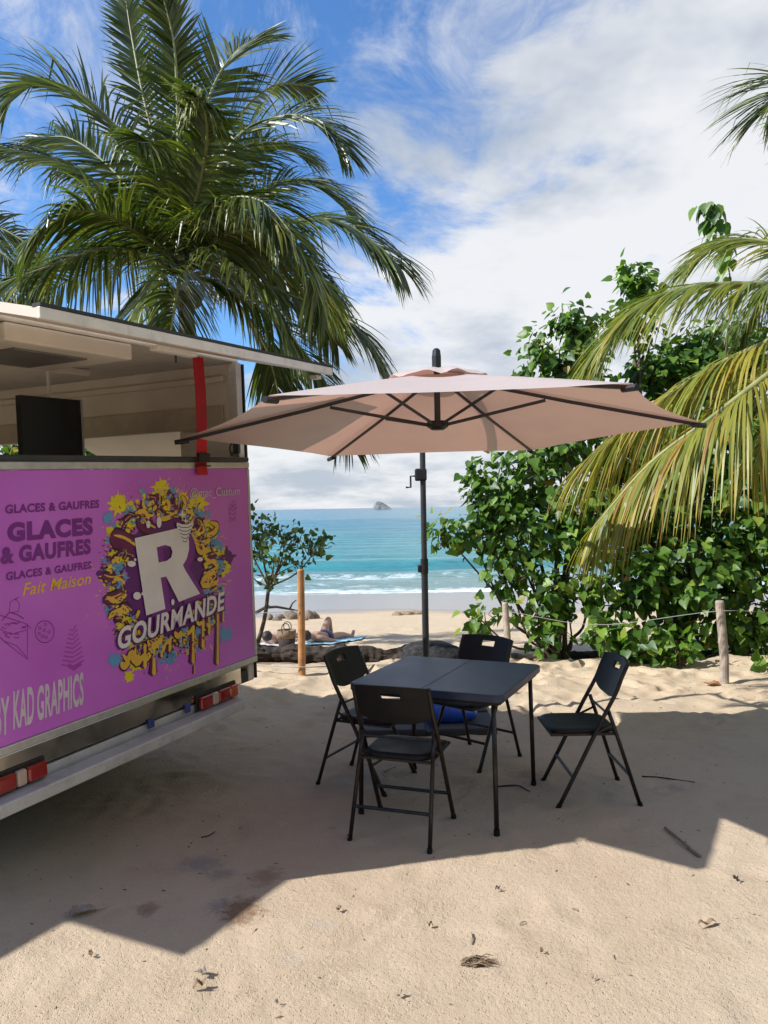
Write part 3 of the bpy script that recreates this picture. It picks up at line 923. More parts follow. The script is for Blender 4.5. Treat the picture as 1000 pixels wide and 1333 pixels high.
# hatch of the far long side, swung out, and unseen near-side canvas awning, outline cut to throw the sand shadow
ha = MB().add([(0.01, 0.5, 2.34), (0.01, 1.65, 2.34), (0.55, 1.65, 2.06), (0.55, 0.5, 2.06), (0.01, 0.5, 2.31), (0.01, 1.65, 2.31), (0.55, 1.65, 2.03), (0.55, 0.5, 2.03)],
              [(3, 2, 1, 0), (4, 5, 6, 7), (0, 1, 5, 4), (1, 2, 6, 5), (2, 3, 7, 6), (3, 0, 4, 7)]).build("side_hatch", MATS["hatch_cream"], truck)
cv_ = [(0, 0.0), (0.22, 0.34), (0.5, 0.84), (0.62, 1.06), (1.60, 1.06), (1.60, 1.69), (2.2, 1.69), (2.2, 3.7), (0, 3.7)]
sa = MB().prism([(-TW - 0.01 - u, v) for u, v in reversed(cv_)], 2.64, 2.648).build("shadow_awning", mat("awning_canvas", (0.55, 0.5, 0.45), 0.8), truck)
for v in (1.10, 3.6):
    MB().tube([(-TW - 0.01, v, 1.6), (-TW - 1.5, v, 2.63)], 0.012).build("awning_stay", m_alu, truck)

# rear sill, light cluster bar and bumper
MB().box((-TW + 0.02, -0.02, 0.615), (-0.17, -0.004, PB - 0.046)).build("polished_sill", m_mir, truck, bevel=0.003)
MB().box((-TW + 0.02, -0.006, 0.52), (-0.19, 0.05, 0.596)).build("lamp_bar", m_gal, truck, bevel=0.004)
bp = MB()
bp.add([(-TW, -0.12, 0.488), (-0.27, -0.12, 0.488), (-0.27, -0.12, 0.548), (-TW, -0.12, 0.548), (-TW, -0.022, 0.555), (-0.27, -0.022, 0.555), (-0.27, -0.022, 0.480), (-TW, -0.022, 0.480)],
       [(0, 1, 2, 3), (3, 2, 5, 4), (4, 5, 6, 7), (7, 6, 1, 0), (1, 6, 5, 2), (0, 3, 4, 7)])
bp.build("bumper", m_gal, truck, bevel=0.006)
for (x0, x1) in ((-0.61, -0.25), (-2.07, -1.71)):
    lc = MB().box((x0 - 0.01, -0.030, 0.553), (x1 + 0.01, -0.021, 0.655)).build("tail_lamp", m_rub, truck, bevel=0.006)
    left = x0 < -1
    sg = [(0.0, 0.30, m_redlens), (0.31, 0.46, m_wlens), (0.47, 0.78, m_redlens), (0.79, 1.0, m_orlens)]
    for (a, b, mm) in sg:
        if left:
            a, b = 1 - b, 1 - a
        MB().box((x0 + a * (x1 - x0), -0.062, 0.566), (x0 + b * (x1 - x0), -0.0305, 0.640)).build("lens", mm, lc, bevel=0.012, seg=3)
m_bl = mat("blue_plastic", (0.03, 0.05, 0.22), 0.4)
for x in (-1.02, -0.72):
    MB().box((x, -0.035, 0.575), (x + 0.045, -0.021, 0.625)).build("plate_lamp", m_bl, truck, bevel=0.005)
for i in range(14):
    x = -1.0 + i * 0.018
# chassis rails, wheels
for x in (-1.6, -0.6):
    MB().box((x, 0.1, 0.50), (x + 0.08, TL - 0.05, 0.598)).build("chassis_rail", m_dark, truck)
for yy in (1.15, 2.95):
    MB().tube([(-TW + 0.3, yy, 0.37), (-0.3, yy, 0.37)], 0.035).build("axle", m_dark, truck)
    for x in (-TW + 0.03, -0.24):
        zdrop = -x * 0.0411        # the ground rises towards the truck's low side
        w = MB()
        prof = [(0.19, -0.10), (0.30, -0.10), (0.325, -0.07), (0.335, 0.0), (0.325, 0.07), (0.30, 0.10), (0.19, 0.10)]
        n = 28; base = []
        for (r, d) in prof:
            for k in range(n):
                th = 2 * math.pi * k / n
                w.v.append((x + 0.1 + d, yy + r * math.cos(th), 0.37 + r * math.sin(th)))
        for i in range(len(prof)):
            j = (i + 1) % len(prof)
            for k in range(n):
                w.f.append((i * n + k, i * n + (k + 1) % n, j * n + (k + 1) % n, j * n + k))
        wo_ = w.build("wheel", m_rub, truck, smooth=True)
        MB().tube([(x + 0.03, yy, 0.37), (x + 0.17, yy, 0.37)], 0.188, 24).build("rim", m_alu, wo_)
for yy in (1.15, 2.95):
    for x in (-1.8, -0.4):
        MB().tube([(x, yy, 0.37), (x, yy, 0.60)], 0.03).build("spring", m_dark, truck)
# wiring on the post
MB().tube([tuple(q) for q in smooth_path([(-0.09, 0.03, 2.16), (-0.13, 0.02, 2.13), (-0.10, 0.03, 2.08), (-0.075, 0.02, 2.14), (-0.09, 0.02, 2.2)], 20)], 0.005, 6).build("cable", m_rub, truck)
MB().box((-0.085, -0.012, 2.09), (-0.062, 0.03, 2.17)).build("catch", m_dark, truck)

# ------------------------------------------------------------------ parasol
m_pole = mat("parasol_dark_metal", (0.055, 0.058, 0.066), 0.4, 0.5)
m_cast = mat("parasol_joint_black", (0.012, 0.012, 0.013), 0.45)


def canopy_material(name, c):
    m, nt = newmat(name)
    o = nd(nt, 'ShaderNodeTexCoord').outputs['Object']
    n = noise(nt, o, 3.0, 5.0, 0.6)
    cc = mixc(nt, sstep(nt, n, 0.3, 0.7), tuple(v * 0.93 for v in c), c)
    wv = noise(nt, o, 420.0, 2.0, 0.5)
    b = nd(nt, 'ShaderNodeBump', {'Strength': 0.12, 'Distance': 0.003, 'Height': mth(nt, 'ADD', wv, mth(nt, 'MULTIPLY', noise(nt, o, 7.0, 3.0, 0.5), 6.0))})
    d = nd(nt, 'ShaderNodeBsdfPrincipled', {'Base Color': cc, 'Roughness': 0.48, 'Specular IOR Level': 0.75, 'Sheen Weight': 0.25, 'Normal': b.outputs[0]})
    tc_ = mixc(nt, 1.0, cc, (0.90, 0.56, 0.45), 'MULTIPLY')
    t = nd(nt, 'ShaderNodeBsdfTranslucent', {0: tc_})
    mx = nd(nt, 'ShaderNodeMixShader', {0: 0.25, 1: d.outputs[0], 2: t.outputs[0]})
    out(nt, mx.outputs[0])
    return m


m_canopy = canopy_material("parasol_fabric", (0.66, 0.535, 0.475))
UC = np.array([0.3182, 4.6121]); UZ = 2.157; UR = 1.5; UROT = -0.0302
TILT = (0.01046, -0.03485)
par = empty("cantilever_parasol", (0.32, 6.47, 0.0))
tag(par, 'taupe six-sided cantilever parasol on a dark pole over the folding table', 'parasol')


def up_(x, y, z):
    """parasol local (about canopy centre, z over the rim) -> par's coordinates"""
    X, Y = x, y
    return (UC[0] + X - 0.32, UC[1] + Y - 6.47, UZ + z + TILT[0] * X + TILT[1] * Y)


APEX = 0.325
ang = [UROT + R(240 + 60 * i) for i in range(6)]
cb = MB()
NR_, NE = 14, 12
rows = []
for k in range(NR_ + 1):
    s_ = 0.04 + 0.96 * k / NR_
    row = []
    for i in range(6):
        a0, a1 = ang[i], ang[(i + 1) % 6]
        p0 = np.array([math.cos(a0), math.sin(a0)]) * UR; p1 = np.array([math.cos(a1), math.sin(a1)]) * UR
        for j in range(NE):
            t = j / NE
            q = (p0 * (1 - t) + p1 * t)
            sag = 4 * t * (1 - t)
            q = q * (1 - 0.045 * sag * s_ ** 3) * s_
            z = APEX * (1 - s_ ** 1.06) - 0.030 * sag * s_ * (1 - s_) * 2 + 0.004 + 0.0045 * s_ * math.sin(t * 19 + i * 2.1 + 2.5 * s_) * (1 - sag) ** 1.2 * min(1, t * 8, (1 - t) * 8)
            row.append(up_(q[0], q[1], z))
    rows.append(row)
nr = 6 * NE
for row in rows:
    cb.v += row
for k in range(NR_):
    for j in range(nr):
        cb.f.append((k * nr + j, k * nr + (j + 1) % nr, (k + 1) * nr + (j + 1) % nr, (k + 1) * nr + j))
can = cb.build("canopy", m_canopy, par, smooth=True)
# top vent flounce
vb = MB(); n = 60
for (r, z, wv) in ((0.02, 0.338, 0), (0.14, 0.328, 0.003), (0.25, 0.302, 0.006), (0.30, 0.275, 0.010)):
    for k in range(n):
        th = 2 * math.pi * k / n
        vb.v.append(up_(r * math.cos(th), r * math.sin(th), z + 0.012 + wv * math.sin(th * 9) + wv * 0.5 * math.sin(th * 14 + 1)))
for i in range(3):
    for k in range(n):
        vb.f.append((i * n + k, i * n + (k + 1) % n, (i + 1) * n + (k + 1) % n, (i + 1) * n + k))
vb.f.append(tuple(reversed(range(n))))
vo = vb.build("vent", m_canopy, can, smooth=True)
HUBZ = 0.035
for i, a in enumerate(ang):
    c, s = math.cos(a), math.sin(a)
    rb = MB().tube([up_(c * 0.05, s * 0.05, APEX - 0.020), up_(c * 0.75, s * 0.75, APEX * 0.5 - 0.018), up_(c * (UR + 0.01), s * (UR + 0.01), -0.016)], 0.0105, 6).build("rib", m_pole, par)
    MB().tube([up_(c * (UR - 0.05), s * (UR - 0.05), -0.012), up_(c * (UR + 0.03), s * (UR + 0.03), -0.018)], 0.015, 8).build("rib_cap", m_cast, rb)
    MB().tube([up_(c * 0.05, s * 0.05, HUBZ), up_(c * 0.62, s * 0.62, APEX * (1 - 0.62 / 1.5) - 0.035)], 0.0095, 6).build("strut", m_pole, par)
MB().tube([up_(0, 0, HUBZ - 0.03), up_(0, 0, HUBZ - 0.012), up_(0, 0, HUBZ + 0.02)], [0.035, 0.062, 0.062], 18).build("hub", m_cast, par, smooth=False)
MB().tube([up_(0, 0, HUBZ), up_(0, 0, 0.44)], 0.018, 12).build("stem", m_pole, par)
MB().tube([up_(0, 0, 0.36), up_(0, 0, 0.43), up_(0, 0, 0.465), up_(0, 0, 0.475)], [0.026, 0.026, 0.022, 0.012], 14).build("stem_cap", m_cast, par)
# pole, arm, crank, clamp, base
arm = smooth_path([(0.0, 0.0, 2.34), (0.02, -0.55, 2.50), (0.03, -1.2, 2.60), (-0.0018, -1.80, 2.595)], 16)
MB().tube([tuple(q) for q in arm], 0.024, 10).build("arm", m_pole, par, smooth=True)
po = MB().tube([(0, 0, 0.06), (0, 0, 1.25)], 0.027, 16).build("pole", m_pole, par)
MB().tube([(0, 0, 1.20), (0, 0, 2.40)], 0.023, 16).build("pole", m_pole, par)
MB().tube([(0, 0, 1.18), (0, 0, 1.30)], 0.031, 16).build("pole_clamp", m_cast, par)
MB().box((-0.055, -0.02, 1.19), (-0.02, 0.02, 1.25)).build("clamp_knob", m_cast, par, bevel=0.008)
cr = MB().box((-0.065, -0.035, 1.93), (0.03, 0.035, 2.03)).build("crank_box", m_cast, par, bevel=0.012)
MB().tube([(-0.06, 0, 1.97), (-0.10, 0, 1.97), (-0.10, 0, 1.88), (-0.14, 0, 1.88)], 0.008, 8).build("crank_handle", m_cast, cr)
MB().tube([(0, 0, 2.38), (0, 0, 2.43)], [0.030, 0.022], 14).build("pole_cap", m_cast, par)
m_base = mat("concrete_weight_grey", (0.045, 0.047, 0.055), 0.8, var=0.25, bump=0.5)
for (dx_, dy_) in ((1, 0), (0, 1)):
    MB().box((-0.5 if dx_ else -0.03, -0.03 if dx_ else -0.5, -0.005), (0.5 if dx_ else 0.03, 0.03 if dx_ else 0.5, 0.035 if dx_ else 0.038)).build("base_bar", m_pole, par, bevel=0.004)
MB().tube([(0, 0, 0.036), (0, 0, 0.16)], 0.035, 14).build("base_socket", m_cast, par)
for sx_ in (-1, 1):
    for sy_ in (-1, 1):
        x0, x1 = sorted((sx_ * 0.035, sx_ * 0.50)); y0, y1 = sorted((sy_ * 0.035, sy_ * 0.50))
        MB().box((x0, y0, 0.0), (x1, y1, 0.055)).build("base_slab", m_base, par, bevel=0.01)
par.rotation_euler = (0, 0, 0)
# blue bag of sand lying on the base
bm = bmesh.new(); bmesh.ops.create_uvsphere(bm, u_segments=28, v_segments=16, radius=1)
for v in bm.verts:
    p = v.co
    k = 1 + 0.10 * fbm(p.x * 3 + 4, p.y * 3 + p.z * 2, 3)
    sx_ = abs(p.x) ** 0.6 * (1 if p.x > 0 else -1); sy_ = abs(p.y) ** 0.7 * (1 if p.y > 0 else -1)
    v.co = (sx_ * 0.20 * k, sy_ * 0.15 * k, max(-0.06, p.z * 0.085 * k * (1 - 0.25 * p.x)) + 0.06)
me = bpy.data.meshes.new("blue_weight_bag"); bm.to_mesh(me); bm.free()
me.polygons.foreach_set('use_smooth', [True] * len(me.polygons))
tag(obj("weight_bag", me, mat("blue_tarpaulin", (0.012, 0.07, 0.42), 0.35, var=0.25, bump=0.5, bscale=22), loc=(0.50, 6.24, 0.056)), 'bright blue plastic weight bag resting on the parasol base', 'bag')

# ------------------------------------------------------------------ folding chairs
m_tube = mat("chair_brown_black_steel", (0.022, 0.017, 0.015), 0.34, 0.35, var=0.2, dust=0.16)
m_plas = mat("chair_black_plastic", (0.011, 0.011, 0.012), 0.50, var=0.15, bump=0.15, bscale=240, spec=0.25, dust=0.03)


def make_chair():
    root = empty("folding_chair")
    for s in (-1, 1):
        pts = smooth_path([(s * 0.215, 0.235, 0.0), (s * 0.213, 0.105, 0.25), (s * 0.211, -0.025, 0.50), (s * 0.208, -0.105, 0.645), (s * 0.206, -0.14, 0.73), (s * 0.205, -0.175, 0.805)], 20)
        l_ = MB().tube([tuple(p) for p in pts], 0.0125, 8).build("front_leg", m_tube, root, smooth=True)
        MB().tube([(s * 0.215, 0.237, -0.004), (s * 0.2147, 0.224, 0.025)], 0.0155, 8).build("foot_cap", m_plas, l_)
        pts = [(s * 0.196, -0.065, 0.545), (s * 0.200, -0.10, 0.44), (s * 0.215, -0.235, 0.0)]
        l_ = MB().tube(pts, 0.0115, 8).build("rear_leg", m_tube, root, smooth=True)
        MB().tube([(s * 0.215, -0.237, -0.004), (s * 0.2145, -0.229, 0.025)], 0.0145, 8).build("foot_cap", m_plas, l_)
        MB().tube([(s * 0.21, 0.02, 0.415), (s * 0.2, -0.09, 0.47)], 0.007, 6).build("hinge_link", m_tube, root)
    MB().tube([(-0.211, 0.145, 0.172), (0.211, 0.145, 0.172)], 0.0095, 8).build("front_stretcher", m_tube, root)
    MB().tube([(-0.206, -0.182, 0.175), (0.206, -0.182, 0.175)], 0.0095, 8).build("rear_stretcher", m_tube, root)
    MB().tube([(-0.205, -0.075, 0.515), (0.205, -0.075, 0.515)], 0.007, 8).build("hinge_bar", m_tube, root)
    # seat: rounded slab, dished
    sb = MB(); nu, nv = 16, 16
    def outline(u, v):
        x = (u * 2 - 1); y = (v * 2 - 1)
        k = 0.88 + 0.0 * v
        # squircle
        m_ = max(abs(x), abs(y)); r = math.hypot(x, y)
        if r > 1e-6:
            t = (abs(x) ** 5 + abs(y) ** 5) ** 0.2
            x, y = x * m_ / t, y * m_ / t
        w = 0.195 + 0.010 * y
        return x * w, 0.075 + y * 0.195
    top = []; bot = []
    for j in range(nv + 1):
        for i in range(nu + 1):
            x, y = outline(i / nu, j / nv)
            rr = max(abs(i / nu * 2 - 1), abs(j / nv * 2 - 1))
            z = 0.445 - 0.012 * (1 - rr ** 2) - (0.010 if rr > 0.97 else 0) - 0.010 * max(0, (y - 0.2) / 0.07)
            top.append((x, y, z)); bot.append((x * 0.985, 0.075 + (y - 0.075) * 0.985, 0.417 - 0.006 * max(0, (y - 0.2) / 0.07)))
    sb.v = top + bot; o_ = len(top)
    for j in range(nv):
        for i in range(nu):
            a = j * (nu + 1) + i
            sb.f.append((a, a + 1, a + nu + 2, a + nu + 1)); sb.f.append((o_ + a, o_ + a + nu + 1, o_ + a + nu + 2, o_ + a + 1))
    ring = [i for i in range(nu + 1)] + [(j + 1) * (nu + 1) - 1 for j in range(1, nv + 1)] + [nv * (nu + 1) + i for i in range(nu - 1, -1, -1)] + [j * (nu + 1) for j in range(nv - 1, 0, -1)]
    for k in range(len(ring)):
        a, b = ring[k], ring[(k + 1) % len(ring)]
        sb.f.append((a, o_ + a, o_ + b, b))
    sb.build("seat", m_plas, root, smooth=True)
    fr = [(0.19 * sx, 0.075 + 0.185 * sy, 0.412) for sx, sy in ((-1, -1), (-1, 1), (1, 1), (1, -1), (-1, -1))]
    MB().tube(fr, 0.009, 6).build("seat_frame", m_tube, root)
    # backrest: curved plate with a hand slot
    bb = MB(); nu, nv = 22, 12
    def bp_(u, v, side):
        x = (u * 2 - 1) * 0.203
        zt_ = 0.818 - 0.010 * (u * 2 - 1) ** 2
        zb_ = 0.600 + 0.045 * abs(u * 2 - 1) ** 3
        z = zb_ + (zt_ - zb_) * v
        yc = np.interp(z, [0.5, 0.645, 0.73, 0.82], [-0.025, -0.105, -0.14, -0.182])
        y = yc - 0.030 * (1 - (u * 2 - 1) ** 2) + (0.008 if side else -0.008) * (1.0)
        return (x, y, z)
    us = [i / nu for i in range(nu + 1)]; vs_ = [j / nv for j in range(nv + 1)]
    us = sorted(set([round(u, 4) for u in us])); hole_u = (us[8], us[14]); hole_v = (vs_[8], vs_[10])
    for side in (0, 1):
        for v in vs_:
            for u in us:
                bb.v.append(bp_(u, v, side))
    W_ = len(us); H_ = len(vs_); o_ = W_ * H_
    solid = lambda i, j: 0 <= i < W_ - 1 and 0 <= j < H_ - 1 and not (8 <= i < 14 and 8 <= j < 10)
    for j in range(H_ - 1):
        for i in range(W_ - 1):
            if not solid(i, j):
                continue
            a = j * W_ + i
            q = (a, a + 1, a + W_ + 1, a + W_)
            bb.f.append(q); bb.f.append(tuple(o_ + k for k in reversed(q)))
            for di, dj, e in ((0, -1, (a, a + 1)), (1, 0, (a + 1, a + W_ + 1)), (0, 1, (a + W_ + 1, a + W_)), (-1, 0, (a + W_, a))):
                if not solid(i + di, j + dj):
                    bb.f.append((e[1], e[0], o_ + e[0], o_ + e[1]))
    bb.build("backrest", m_plas, root, bevel=0.0025)
    return root


chair0 = make_chair()
spots = [
    ((0.075, 4.255), (0.34, 0.94), 'black folding chair tucked under the table with its back overlapping the tabletop edge'),
    ((-0.135, 5.04), (0.89, -0.456), 'black folding chair between the truck bumper and the table, facing away from the truck'),
    ((0.585, 5.44), (-0.69, -0.73), 'black folding chair beside the blue bag, between the table and the sea, facing inland'),
    ((1.19, 4.735), (-1.0, -0.01), 'black folding chair standing clear of the table on the shrub side, seen sideways'),
]
for i, (p, d, lab) in enumerate(spots):
    o = chair0 if i == 0 else copy_tree(chair0)
    o.location = (p[0], p[1], float(ground_z(p[0], p[1])) - 0.004)
    o.rotation_euler = (0, 0, math.atan2(-d[0], d[1]))
    tag(o, lab, 'chair', 'folding chairs around the table')

# ------------------------------------------------------------------ folding table
m_ttop = mat("table_blue_black_plastic", (0.020, 0.034, 0.075), 0.40, var=0.25, scale=5, bump=0.35, bscale=160, dust=0.05)
tb = empty("folding_table", (0.365, 4.69, float(ground_z(0.365, 4.69)) - 0.004), R(-24.5))
tag(tb, 'square dark blue-black folding table with a centre seam under the parasol', 'table')


def round_rect(x0, y0, x1, y1, r, which, n=6):
    o = []
    for k, (cx, cy, a) in enumerate(((x0, y0, 180), (x1, y0, 270), (x1, y1, 0), (x0, y1, 90))):
        if k in which:
            qx = cx + r * (1 if cx == x0 else -1); qy = cy + r * (1 if cy == y0 else -1)
            for j in range(n + 1):
                th = R(a + 90 * j / n)
                o.append((qx + r * math.cos(th), qy + r * math.sin(th)))
        else:
            o.append((cx, cy))
    return o


HX, HY = 0.445, 0.44
for s in (-1, 1):
    x0, x1 = (-HX, -0.003) if s < 0 else (0.003, HX)
    h = MB().prism(round_rect(x0, -HY, x1, HY, 0.05, (0, 3) if s < 0 else (1, 2)), 0.700, 0.742).build("tabletop_half", m_ttop, tb, bevel=0.006, seg=3)
    MB().prism(round_rect(x0 + (0.02 if s < 0 else 0.012), -HY + 0.02, x1 - (0.012 if s < 0 else 0.02), HY - 0.02, 0.04, (0, 3) if s < 0 else (1, 2)), 0.682, 0.6995).build("skirt", m_plas, h)
    for q in (-1, 1):
        lg = MB().tube([(s * 0.385, q * 0.385, 0.69), (s * 0.395, q * 0.395, 0.0)], 0.0135, 10).build("leg", m_tube, tb, smooth=True)
        MB().tube([(s * 0.395, q * 0.395, -0.004), (s * 0.3945, q * 0.3945, 0.03)], 0.017, 10).build("foot_cap", m_plas, lg)
    MB().tube([(s * 0.387, -0.385, 0.665), (s * 0.387, 0.385, 0.665)], 0.008, 8).build("leg_brace", m_tube, tb)
MB().box((-0.0028, -HY + 0.004, 0.70), (0.0028, HY - 0.004, 0.7405)).build("seam", mat("seam_highlight_grey", (0.16, 0.17, 0.19), 0.5), tb)  # thin light grey strip paints the bright edge highlight along the joint
MB().box((-0.02, -HY + 0.03, 0.668), (0.02, HY - 0.03, 0.681)).build("hinge_bar", m_tube, tb)

# ------------------------------------------------------------------ posts and ropes
m_wood1 = mat("post_orange_wood", (0.42, 0.20, 0.075), 0.6, var=0.25, scale=9, bump=0.5, bscale=40)
m_wood2 = mat("post_grey_wood", (0.36, 0.29, 0.23), 0.75, var=0.3, scale=9, bump=0.6, bscale=50)


def post(px, py, toppx, toppy, r, m, label, depth=None):
    g = G(px, py)
    d = depth or g[1]
    b = P(px, py, d); t = P(toppx, toppy, d)
    z0 = float(ground_z(b[0], d)) - 0.15
    o = MB().tube([(0, 0, z0), (0.004, 0, z0 + 0.4), (t[0] - b[0], 0, t[2] - 0.012), (t[0] - b[0], 0, t[2])], [r * 1.06, r * 1.03, r, r * 0.85], 14).build("fence_post", m, None, smooth=False, loc=(b[0], d, 0))
    return tag(o, label, 'post', 'posts of the rope fence'), b, t, d


_, b1, t1, d1 = post(393, 880, 391.5, 741, 0.037, m_wood1, 'tall orange-brown round wooden post standing alone beside the truck corner')
_, b2, t2, d2 = post(943, 891, 937, 782, 0.040, m_wood2, 'weathered grey wooden post leaning slightly before the leafy shrubs')
_, b3, t3, d3 = post(661, 866, 657.5, 784, 0.034, m_wood2, 'pale brown wooden post behind the back chair at the shrub edge', 8.75)
m_rope = mat("white_rope", (0.36, 0.35, 0.33), 0.8, bump=0.5, bscale=200)


def rope(pts, label, r=0.006):
    path = smooth_path(pts, 40)
    return tag(MB().tube([tuple(p) for p in path], r, 6).build("rope", m_rope, None, smooth=True), label, 'rope', 'ropes of the fence')


zz = lambda x, y, o=0.0: float(ground_z(x, y)) + o
rope([(-2.3, 7.9, 0.62), (-1.5, 8.15, 0.65), (b1[0] - 0.02, d1 - 0.042, 0.68)], 'thin pale rope strung from the truck side to the orange post', 0.0035)
rope([(b3[0] + 0.02, d3 - 0.043, 0.56), (2.2, 8.25, 0.47), (b2[0], d2 - 0.05, 0.70), (4.0, 7.3, 0.64), (5.0, 7.0, 0.74)], 'thin pale rope strung past the grey post in front of the shrubs', 0.0025)
rope([(-2.2, 8.5, zz(-2.2, 8.5, 0.05)), (-1.5, 8.45, 0.08), (b1[0], d1 - 0.046, 0.10), (-0.3, 8.5, 0.045), (0.5, 8.75, zz(.5, 8.75, 0.02))], 'slack pale rope low on the orange post near the log', 0.006)

# ------------------------------------------------------------------ logs, boulder, beach rocks
m_bark = mat("dark_driftwood", (0.040, 0.028, 0.020), 0.95, var=0.6, scale=9, bump=1.0, bscale=22)


def log(pts, r, label, name="fallen_log", seed=0, m=None):
    path = smooth_path(pts, 110)
    rad = [r * (0.80 + 0.9 * (fbm(np.array(i * 0.11 + seed), np.array(seed * 3.3), 3))) for i in range(len(path))]
    o = MB().tube([tuple(p) for p in path], [float(v) for v in rad], 26)
    n_ = 26
    vv = []
    for i, p in enumerate(o.v):
        k_ = i % n_; c = path[i // n_]
        th = k_ / n_
        e = fbm(np.array(p[0] * 2.2 + seed), np.array(th * 14), 3) * 0.5 + abs(fbm(np.array(p[0] * 9 + seed * 3), np.array(p[2] * 16 + p[1] * 16), 2)) * -0.7 + fbm(np.array(p[0] * 1.1 + seed), np.array(p[2] * 7 + p[1] * 7), 3) * 0.9
        q = np.array(p) + (np.array(p) - c) * float(e)
        vv.append(tuple(q))
    o.v = vv
    return tag(o.build(name, m or m_bark, None, smooth=False), label, 'log')


log([(-2.6, 9.9, -0.14), (-1.6, 9.95, -0.10), (-0.9, 9.9, -0.085), (-0.2, 9.8, -0.10), (0.35, 9.7, -0.14)], 0.165, 'long dark fallen log lying on the sand below the two sunbathers', seed=1)
log([(1.25, 9.7, -0.16), (2.1, 9.6, -0.13), (3.0, 9.75, -0.16), (4.2, 9.7, -0.2)], 0.11, 'dark fallen log lying under the leafy shrubs', seed=4)
m_boul = mat("dark_basalt", (0.026, 0.024, 0.024), 0.95, var=0.7, scale=22, bump=1.0, bscale=40)
bq = P(560, 845, 9.75)
boulder("boulder", (bq[0], 9.75, -0.20), (0.46, 0.30, 0.20), m_boul, 'low dark boulder on the sand behind the parasol pole', seed=2, rough=0.18)
m_brock = mat("beach_rock_brown", (0.20, 0.155, 0.11), 0.9, var=0.4, scale=6, bump=1.0, bscale=20)
rk = random.Random(4)
for i in range(9):
    px = 352 + i * 7.2 + rk.uniform(-2, 2); py = 801 - rk.uniform(0, 4)
    d = 23.2 + rk.uniform(-0.6, 0.6)
    q = P(px, py, d)
    boulder("beach_rock", (q[0], d, zz(q[0], d, -0.04)), (rk.uniform(0.10, 0.19), rk.uniform(0.1, 0.2), rk.uniform(0.10, 0.22)), m_brock, 'small brown rock in the rubble heap beside the driftwood branch', group='rocks in the heap by the branch', seed=20 + i, sub=3, rough=0.4, rz=rk.uniform(0, 3))
for i, (px, w) in enumerate(((517, 0.17), (528, 0.22), (541, 0.26), (549, 0.12))):
    d = 24.2 + 0.15 * i; q = P(px, 799, d)
    boulder("beach_rock", (q[0], d, zz(q[0], d, -0.03)), (w, 0.2, 0.11), mat("beach_rock_ochre", (0.27, 0.2, 0.12), 0.9, var=0.35, scale=6, bump=1.0, bscale=20), 'flat ochre rock in the row at the edge of the wet sand', group='flat rocks by the wet sand', seed=50 + i, sub=3, rough=0.4)
br = MB()
bpz = lambda px, py, d: tuple(P(px, py, d))
br.tube([bpz(333, 798, 21), bpz(345, 791, 21), bpz(360, 790, 21), bpz(377, 793, 21.1), bpz(392, 796, 21.2)], [0.05, 0.04, 0.035, 0.028, 0.015], 7)
br.tube([bpz(377, 793, 21.1), bpz(381, 785, 21.1), bpz(386, 781, 21.1)], [0.026, 0.02, 0.012], 6)
br.tube([bpz(352, 790, 21), bpz(347, 786, 21)], [0.02, 0.01], 5)
brn = tag(br.build("driftwood_branch", m_bark, None, smooth=True), 'dark bare driftwood branch lying across the brown rocks', 'branch')

# ------------------------------------------------------------------ foliage
HEART = np.array([(0, 0, 0), (-0.24, -0.10, 0.02), (-0.46, 0.10, 0.07), (-0.44, 0.36, 0.07), (-0.22, 0.72, 0.02), (0, 1.05, -0.10), (0.22, 0.72, 0.02), (0.44, 0.36, 0.07), (0.46, 0.10, 0.07), (0.24, -0.10, 0.02), (0, 0.45, -0.02)], float)
HEART_F = [(0, 10, 2, 1), (10, 4, 3, 2), (10, 5, 5, 4), (0, 9, 8, 10), (10, 8, 7, 6), (10, 6, 5, 5)]
HEART_T = np.array([(0, 2, 1), (0, 10, 2), (10, 3, 2), (10, 4, 3), (10, 5, 4), (0, 9, 8), (0, 8, 10), (10, 8, 7), (10, 7, 6), (10, 6, 5)])


def leaves_mesh(name, pos, tipdir, nrm, size, tint):
    n = len(pos)
    t = tipdir / np.linalg.norm(tipdir, axis=1, keepdims=True)
    s = np.cross(t, nrm); s /= (np.linalg.norm(s, axis=1, keepdims=True) + 1e-9)
    u = np.cross(s, t)
    h = HEART[None] * size[:, None, None]
    V = pos[:, None, :] + h[..., 0:1] * s[:, None, :] + h[..., 1:2] * t[:, None, :] + h[..., 2:3] * u[:, None, :]
    k = len(HEART)
    Fc = (HEART_T[None] + (np.arange(n) * k)[:, None, None]).reshape(-1, 3)
    me = bpy.data.meshes.new(name)
    fast_mesh(me, V.reshape(-1, 3), Fc, np.repeat(tint, k), smooth=False)
    return me


